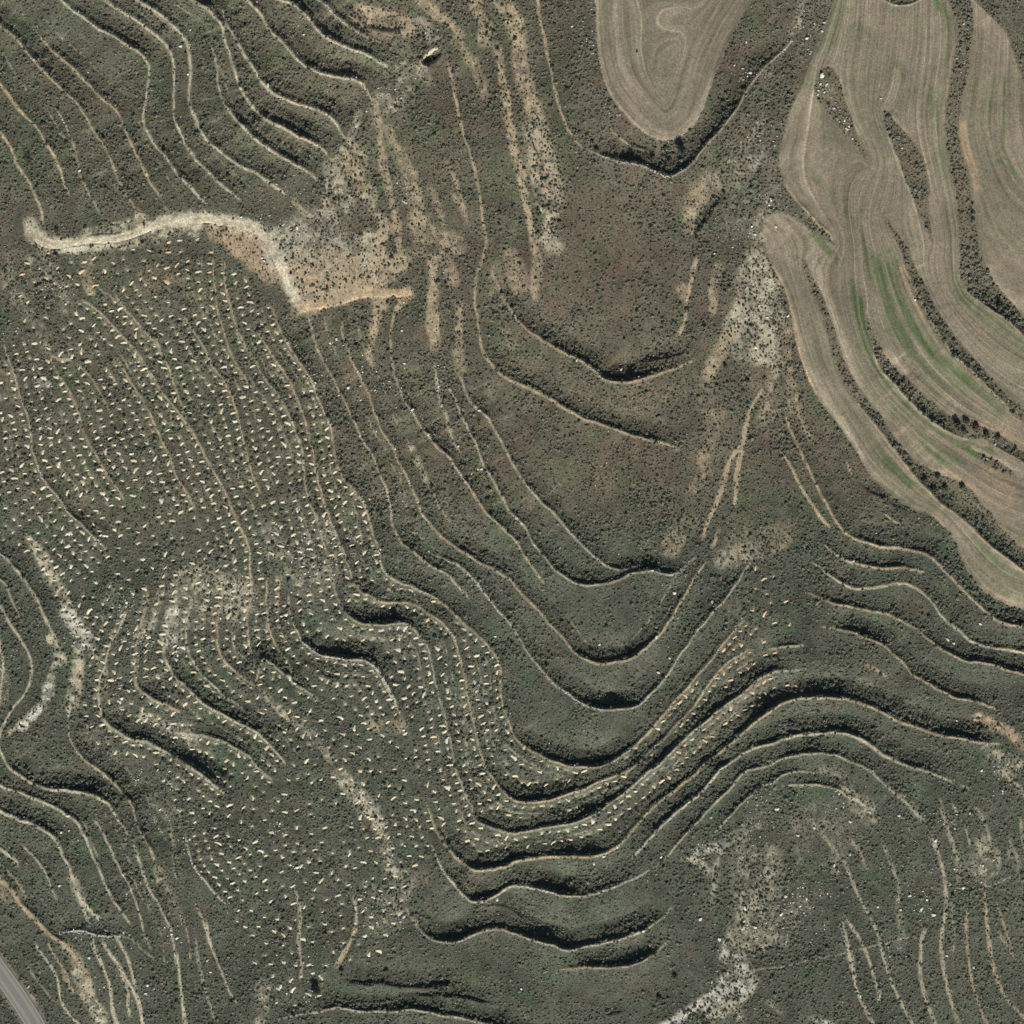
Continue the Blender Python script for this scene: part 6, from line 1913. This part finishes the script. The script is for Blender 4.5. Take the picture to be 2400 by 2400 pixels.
# ------------------------------------------------------------------ bushes one can pick out
m_bush = plain_mat('dark_bush_leaves', (0.078, 0.090, 0.058), 0.4, 2.0)
m_bushb = plain_mat('bramble_stems', (0.115, 0.075, 0.058), 0.4, 2.0)
bush_me = [np_mesh('bush', *leaf_tuft(60 + s, n=90, flat=1.05, lo=.11, hi=.22), m_bush, False) for s in range(6)]
bramble_me = [np_mesh('bramble', *leaf_tuft(80 + s, n=110, flat=.8, lo=.09, hi=.2), m_bushb, False) for s in range(3)]
BUSHES = [  # sheet, x, y, size px, kind, label
 ('C1', 945, 385, 6, 0, 'single dark bush standing in the rounded ploughed field'),
 ('C1', 1060, 1190, 13, 1, 'round reddish bramble under the tip of the rounded field'),
 ('C1', 1190, 1205, 15, 1, 'reddish bramble above the black bend of the bank'),
 ('C1', 1600, 1450, 11, 0, 'dark bush at the top of the ditch on the ridge scrub'),
 ('C1', 1395, 1790, 11, 0, 'dark bush at the foot of the ditch on the ridge scrub'),
 ('C1', 640, 1125, 15, 0, 'dark bush at the west end of the bank below the rounded field'),
 ('C2', 945, 412, 11, 0, 'lone dark bush on the brown turf of the hollow'),
 ('C2', 62, 60, 8, 0, 'dark bush on the tan streak at the top of the hollow'),
 ('C2', 850, 625, 8, 0, 'small dark bush on the turf above the V shaped bank'),
 ('C2', 765, 1220, 9, 0, 'dark bush on the bank of the long central terrace'),
 ('C2', 1610, 830, 12, 0, 'dark bush at the foot of the tan slope on the ridge'),
 ('C2', 1780, 940, 12, 0, 'dark bush on the ridge left of the path'),
 ('C3', 715, 860, 11, 0, 'lone dark green bush on the smooth floor of the hollow'),
 ('D3', 720, 640, 8, 0, 'lone dark bush on the right-hand terraces'),
 ('D3', 155, 298, 8, 0, 'dark bush above the orange spoil heaps'),
 ('D2', 1430, 1270, 20, 0, 'dark thicket at the west end of the strip between the green fields'),
 ('D2', 1500, 1245, 20, 0, 'dark green thicket beside the brown bramble in the field strip'),
 ('D2', 1570, 1290, 22, 1, 'large brown bramble thicket in the strip between the green fields'),
 ('D2', 1480, 1320, 16, 0, 'dark bush under the thicket in the field strip'),
 ('D2', 1650, 1345, 18, 0, 'dark bush on the bank east of the bramble thicket'),
 ('D2', 1740, 1370, 18, 0, 'dark bush above the rubble in the field strip'),
 ('D2', 1285, 1660, 16, 0, 'dark bush at the head of the broad scrub bank near the lower field'),
 ('D2', 1180, 1690, 18, 0, 'dark bush on the broad scrub bank near the lower field'),
 ('D2', 1250, 1770, 20, 0, 'big dark bush on the lower side of the broad scrub bank'),
 ('D2', 1340, 1750, 18, 0, 'dark bush in the middle of the broad scrub bank'),
 ('D2', 1470, 1740, 16, 0, 'dark bush at the field side of the broad scrub bank'),
 ('D2', 1640, 300, 16, 0, 'dark bush in the long strip at the right edge'),
 ('D2', 1750, 370, 18, 0, 'dark bush further down the long strip at the right edge'),
 ('B1', 1345, 435, 10, 0, 'dark bush inside the small dug pit'),
 ('B1', 1842, 1595, 9, 0, 'dark bush on the tan ground near the top centre'),
 ('B1', 1835, 1690, 9, 0, 'dark bush below another on the tan ground near the top centre'),
 ('B1', 1232, 1695, 8, 0, 'dark bush on the tan streak above the spur track'),
 ('B1', 750, 1325, 8, 0, 'dark bush on the tan patch beside the gully'),
 ('B1', 705, 1395, 9, 0, 'dark bush at the lower end of the gully tan patch'),
 ('B1', 1350, 1008, 9, 0, 'dark bush on the scrub between the tan streaks'),
 ('B2', 265, 130, 8, 0, 'dark bush close to the track junction'),
 ('B2', 375, 130, 7, 0, 'dark bush on the bare tan ground right of the junction'),
 ('B2', 432, 72, 8, 0, 'dark bush on the grey bare ground above the junction'),
 ('B2', 545, 182, 7, 0, 'dark bush in the middle of the bare tan ground'),
 ('B2', 540, 237, 8, 0, 'dark bush on the bare tan ground above the spur track'),
 ('B2', 325, 240, 7, 0, 'dark bush in the corner of the two tracks'),
 ('B2', 850, 160, 7, 0, 'dark bush on the tan ground near the end of the spur track'),
 ('A1', 430, 1735, 12, 0, 'dark bush above the west end of the dirt track'),
 ('A1', 1720, 1325, 12, 0, 'dark bush on the bank of the fourth left terrace'),
 ('B4', 470, 1685, 16, 0, 'very dark round bush at the end of the lowest planting rows'),
 ('B4', 985, 1520, 15, 1, 'reddish bramble on the dark bank at the bottom'),
 ('B4', 965, 1610, 12, 1, 'reddish bramble below another on the bottom bank'),
 ('B4', 1310, 1130, 8, 0, 'dark bush on the smooth terrace above the black S shaped bank'),
 ('B4', 650, 1520, 15, 0, 'dark green bush at the left end of the bottom bank'),
 ('A4', 640, 1190, 13, 0, 'dark bush on the line of boulders in the lower left'),
 ('C4', 1740, 1180, 13, 0, 'dark bush beside a white boulder in the pale scrub'),
 ('C4', 1230, 1570, 15, 0, 'dark clump on the smooth bottom slope'),
 ('C4', 1110, 1730, 15, 0, 'lower dark clump on the smooth bottom slope'),
 ('A3', 435, 1115, 8, 0, 'dark bush on the pale bare patch of the left slope'),
 ('A3', 340, 1470, 6, 0, 'dark bush on the whitest bare bank on the left'),
 ('A3', 295, 885, 6, 0, 'dark bush between two left terraces'),
]


def place(name, me, x, y, s, lab, cat, grp):
    o = bpy.data.objects.new(name, me)
    COLL.objects.link(o)
    o.location = (x, y, float(sample(H, x, y)) - 0.05 * s)
    o.rotation_euler = (0, 0, random.uniform(0, 6.28))
    o.scale = (s * random.uniform(.9, 1.15), s * random.uniform(.85, 1.1), s * random.uniform(.75, 1.0))
    return tag(o, lab, cat, grp)


for k, (tl, a, b, s, kind, lab) in enumerate(BUSHES):
    x, y = tp(tl, a, b)
    sz = s * PX * 0.85
    place('bush' if kind == 0 else 'bramble', bush_me[k % 6] if kind == 0 else bramble_me[k % 3], x, y, sz, lab, 'bush', 'bushes one can pick out on the slope')

def spot_label(lab, P, x, y, s):
    c = P.mean(0)
    ns = 'upper' if y > c[1] + 4 else ('lower' if y < c[1] - 4 else 'middle')
    ew = 'left' if x < c[0] else 'right'
    return lab.replace('dark bush', ('large' if s > .66 else 'small') + ' dark bush') + ', %s %s part' % (ns, ew)


# dark bushes dotted over the bare strips
SPOTS = [
 ("C1 150,1050 340,1050 370,1300 350,1600 320,1830 200,1800 170,1400", 46, 'dark bush dotted on the long pale strip at the top centre'),
 ("C2 1780,30 1900,60 1920,300 1800,600 1600,720 1660,560 1720,300", 44, 'dark bush dotted on the bare white ridge'),
 ("C2 1430,900 1650,800 1850,900 1700,1300 1450,1500 1400,1250", 44, 'dark bush in the open scrub west of the ridge path'),
 ("D2 80,560 200,700 330,1400 250,1400 90,900", 30, 'dark bush on the tan verge beside the narrow curving field'),
 ("B2 300,30 850,20 1000,130 700,240 360,320", 26, 'dark bush dotted on the bare ground above the spur track'),
 ("B1 560,1230 830,1130 900,1480 760,1700 560,1500", 24, 'dark bush in the tan gully beside the upper left banks'),
 ("C4 1200,1900 1500,1720 1640,1450 1780,1620 1720,1900", 40, 'dark bush dotted on the white scree at the bottom'),
 ("C4 1720,660 1920,660 1920,1400 1720,1250", 30, 'dark bush in the pale scrub right of the bottom hollow'),
]
for s, cnt, lab in SPOTS:
    P = path(s, closed=True, smooth=0)
    n_, tries = 0, 0
    while n_ < cnt and tries < 4000:
        tries += 1
        x = random.uniform(P[:, 0].min(), P[:, 0].max())
        y = random.uniform(P[:, 1].min(), P[:, 1].max())
        a, b = P, np.roll(P, -1, 0)
        c = (a[:, 1] <= y) != (b[:, 1] <= y)
        xc = a[c, 0] + (y - a[c, 1]) / (b[c, 1] - a[c, 1]) * (b[c, 0] - a[c, 0])
        if (xc > x).sum() % 2 == 0 or not near_ok(x, y, 1.4):
            continue
        if sample(TRK.astype(F32), x, y) > .1 or sample(FIELD.astype(F32), x, y) > .1:
            continue
        cell.setdefault((int(x // 4), int(y // 4)), []).append((x, y))
        place('bush', bush_me[random.randrange(6)], x, y, bs_ := random.uniform(.42, .85), spot_label(lab, P, x, y, bs_), 'bush', lab.replace('dark bush', 'dark bushes'))
        n_ += 1

# ------------------------------------------------------------------ the few trees
m_bark = plain_mat('bark', (0.085, 0.065, 0.05), 0.3, 6)
m_leafd = plain_mat('evergreen_leaves', (0.040, 0.058, 0.048), 0.45, 1.5)
m_twig = plain_mat('bare_reddish_twigs', (0.075, 0.045, 0.035), 0.4, 2)


def limb(a, b, r0, r1, sides=6):
    a, b = np.array(a, float), np.array(b, float)
    d_ = (b - a) / np.linalg.norm(b - a)
    t1 = np.cross(d_, [0.3, 0.9, 0.2])
    t1 /= np.linalg.norm(t1)
    t2 = np.cross(d_, t1)
    v = []
    for c_, r_ in ((a, r0), (b, r1)):
        for k_ in range(sides):
            an = 2 * math.pi * k_ / sides
            v.append(c_ + (t1 * math.cos(an) + t2 * math.sin(an)) * r_)
    f = [(k_, (k_ + 1) % sides, sides + (k_ + 1) % sides, sides + k_) for k_ in range(sides)]
    return v, f


def make_tree(x, y, rad, height, seed, leafmat, lab, sparse=False):
    r = np.random.default_rng(seed)
    e = bpy.data.objects.new('tree', None)
    COLL.objects.link(e)
    e.location = (x, y, float(sample(H, x, y)) - 0.1)
    tag(e, lab, 'tree', 'single trees on the slope')
    v, f = [], []

    def add(vf):
        b0 = len(v)
        v.extend(vf[0])
        f.extend([tuple(q + b0 for q in p) for p in vf[1]])
    top = np.array([r.normal(0, .1), r.normal(0, .1), height * .45])
    add(limb((0, 0, 0), top, .05 * height, .035 * height))
    tips = []
    for k in range(7):
        a = k * 2 * math.pi / 7 + r.uniform(-.3, .3)
        t = top + np.array([math.cos(a) * rad * .7, math.sin(a) * rad * .7, height * r.uniform(.15, .42)])
        add(limb(top * r.uniform(.7, 1), t, .025 * height, .008 * height, 5))
        tips.append(t)
        for q in range(3):
            t2 = t + r.normal(0, rad * .3, 3)
            add(limb(t, t2, .01 * height, .004 * height, 4))
            tips.append(t2)
    link('trunk', np_mesh('trunk', np.array(v), np.array(f), m_bark, False), e)
    cv, cf = [], []
    for t in tips:
        for k in range(14 if sparse else 34):
            c = t + r.normal(0, rad * .24, 3)
            nv = r.normal(size=3)
            nv /= np.linalg.norm(nv)
            t1 = np.cross(nv, r.normal(size=3))
            t1 /= np.linalg.norm(t1)
            t2 = np.cross(nv, t1)
            s = rad * r.uniform(.07, .16)
            b0 = len(cv)
            for p_, q_ in ((-1, -.6), (1, -.6), (.8, .7), (-.8, .6)):
                cv.append(c + t1 * s * p_ + t2 * s * q_ * (.35 if sparse else 1))
            cf.append((b0, b0 + 1, b0 + 2, b0 + 3))
    link('crown', np_mesh('crown', np.array(cv), np.array(cf), leafmat, False), e)


make_tree(*tp('C1', 1285, 1118), 1.15, 2.4, 5, m_leafd, 'small dark blue green tree by the bank under the rounded field')
make_tree(*tp('A1', 225, 1215), 1.3, 2.4, 8, m_twig, 'small dark reddish tree on the far left slope above the track', True)
make_tree(*tp('B4', 455, 1660), 1.1, 2.2, 12, m_leafd, 'small black tree beside the rubble at the lowest planting rows')
print('done', round(time.time() - T0, 1))
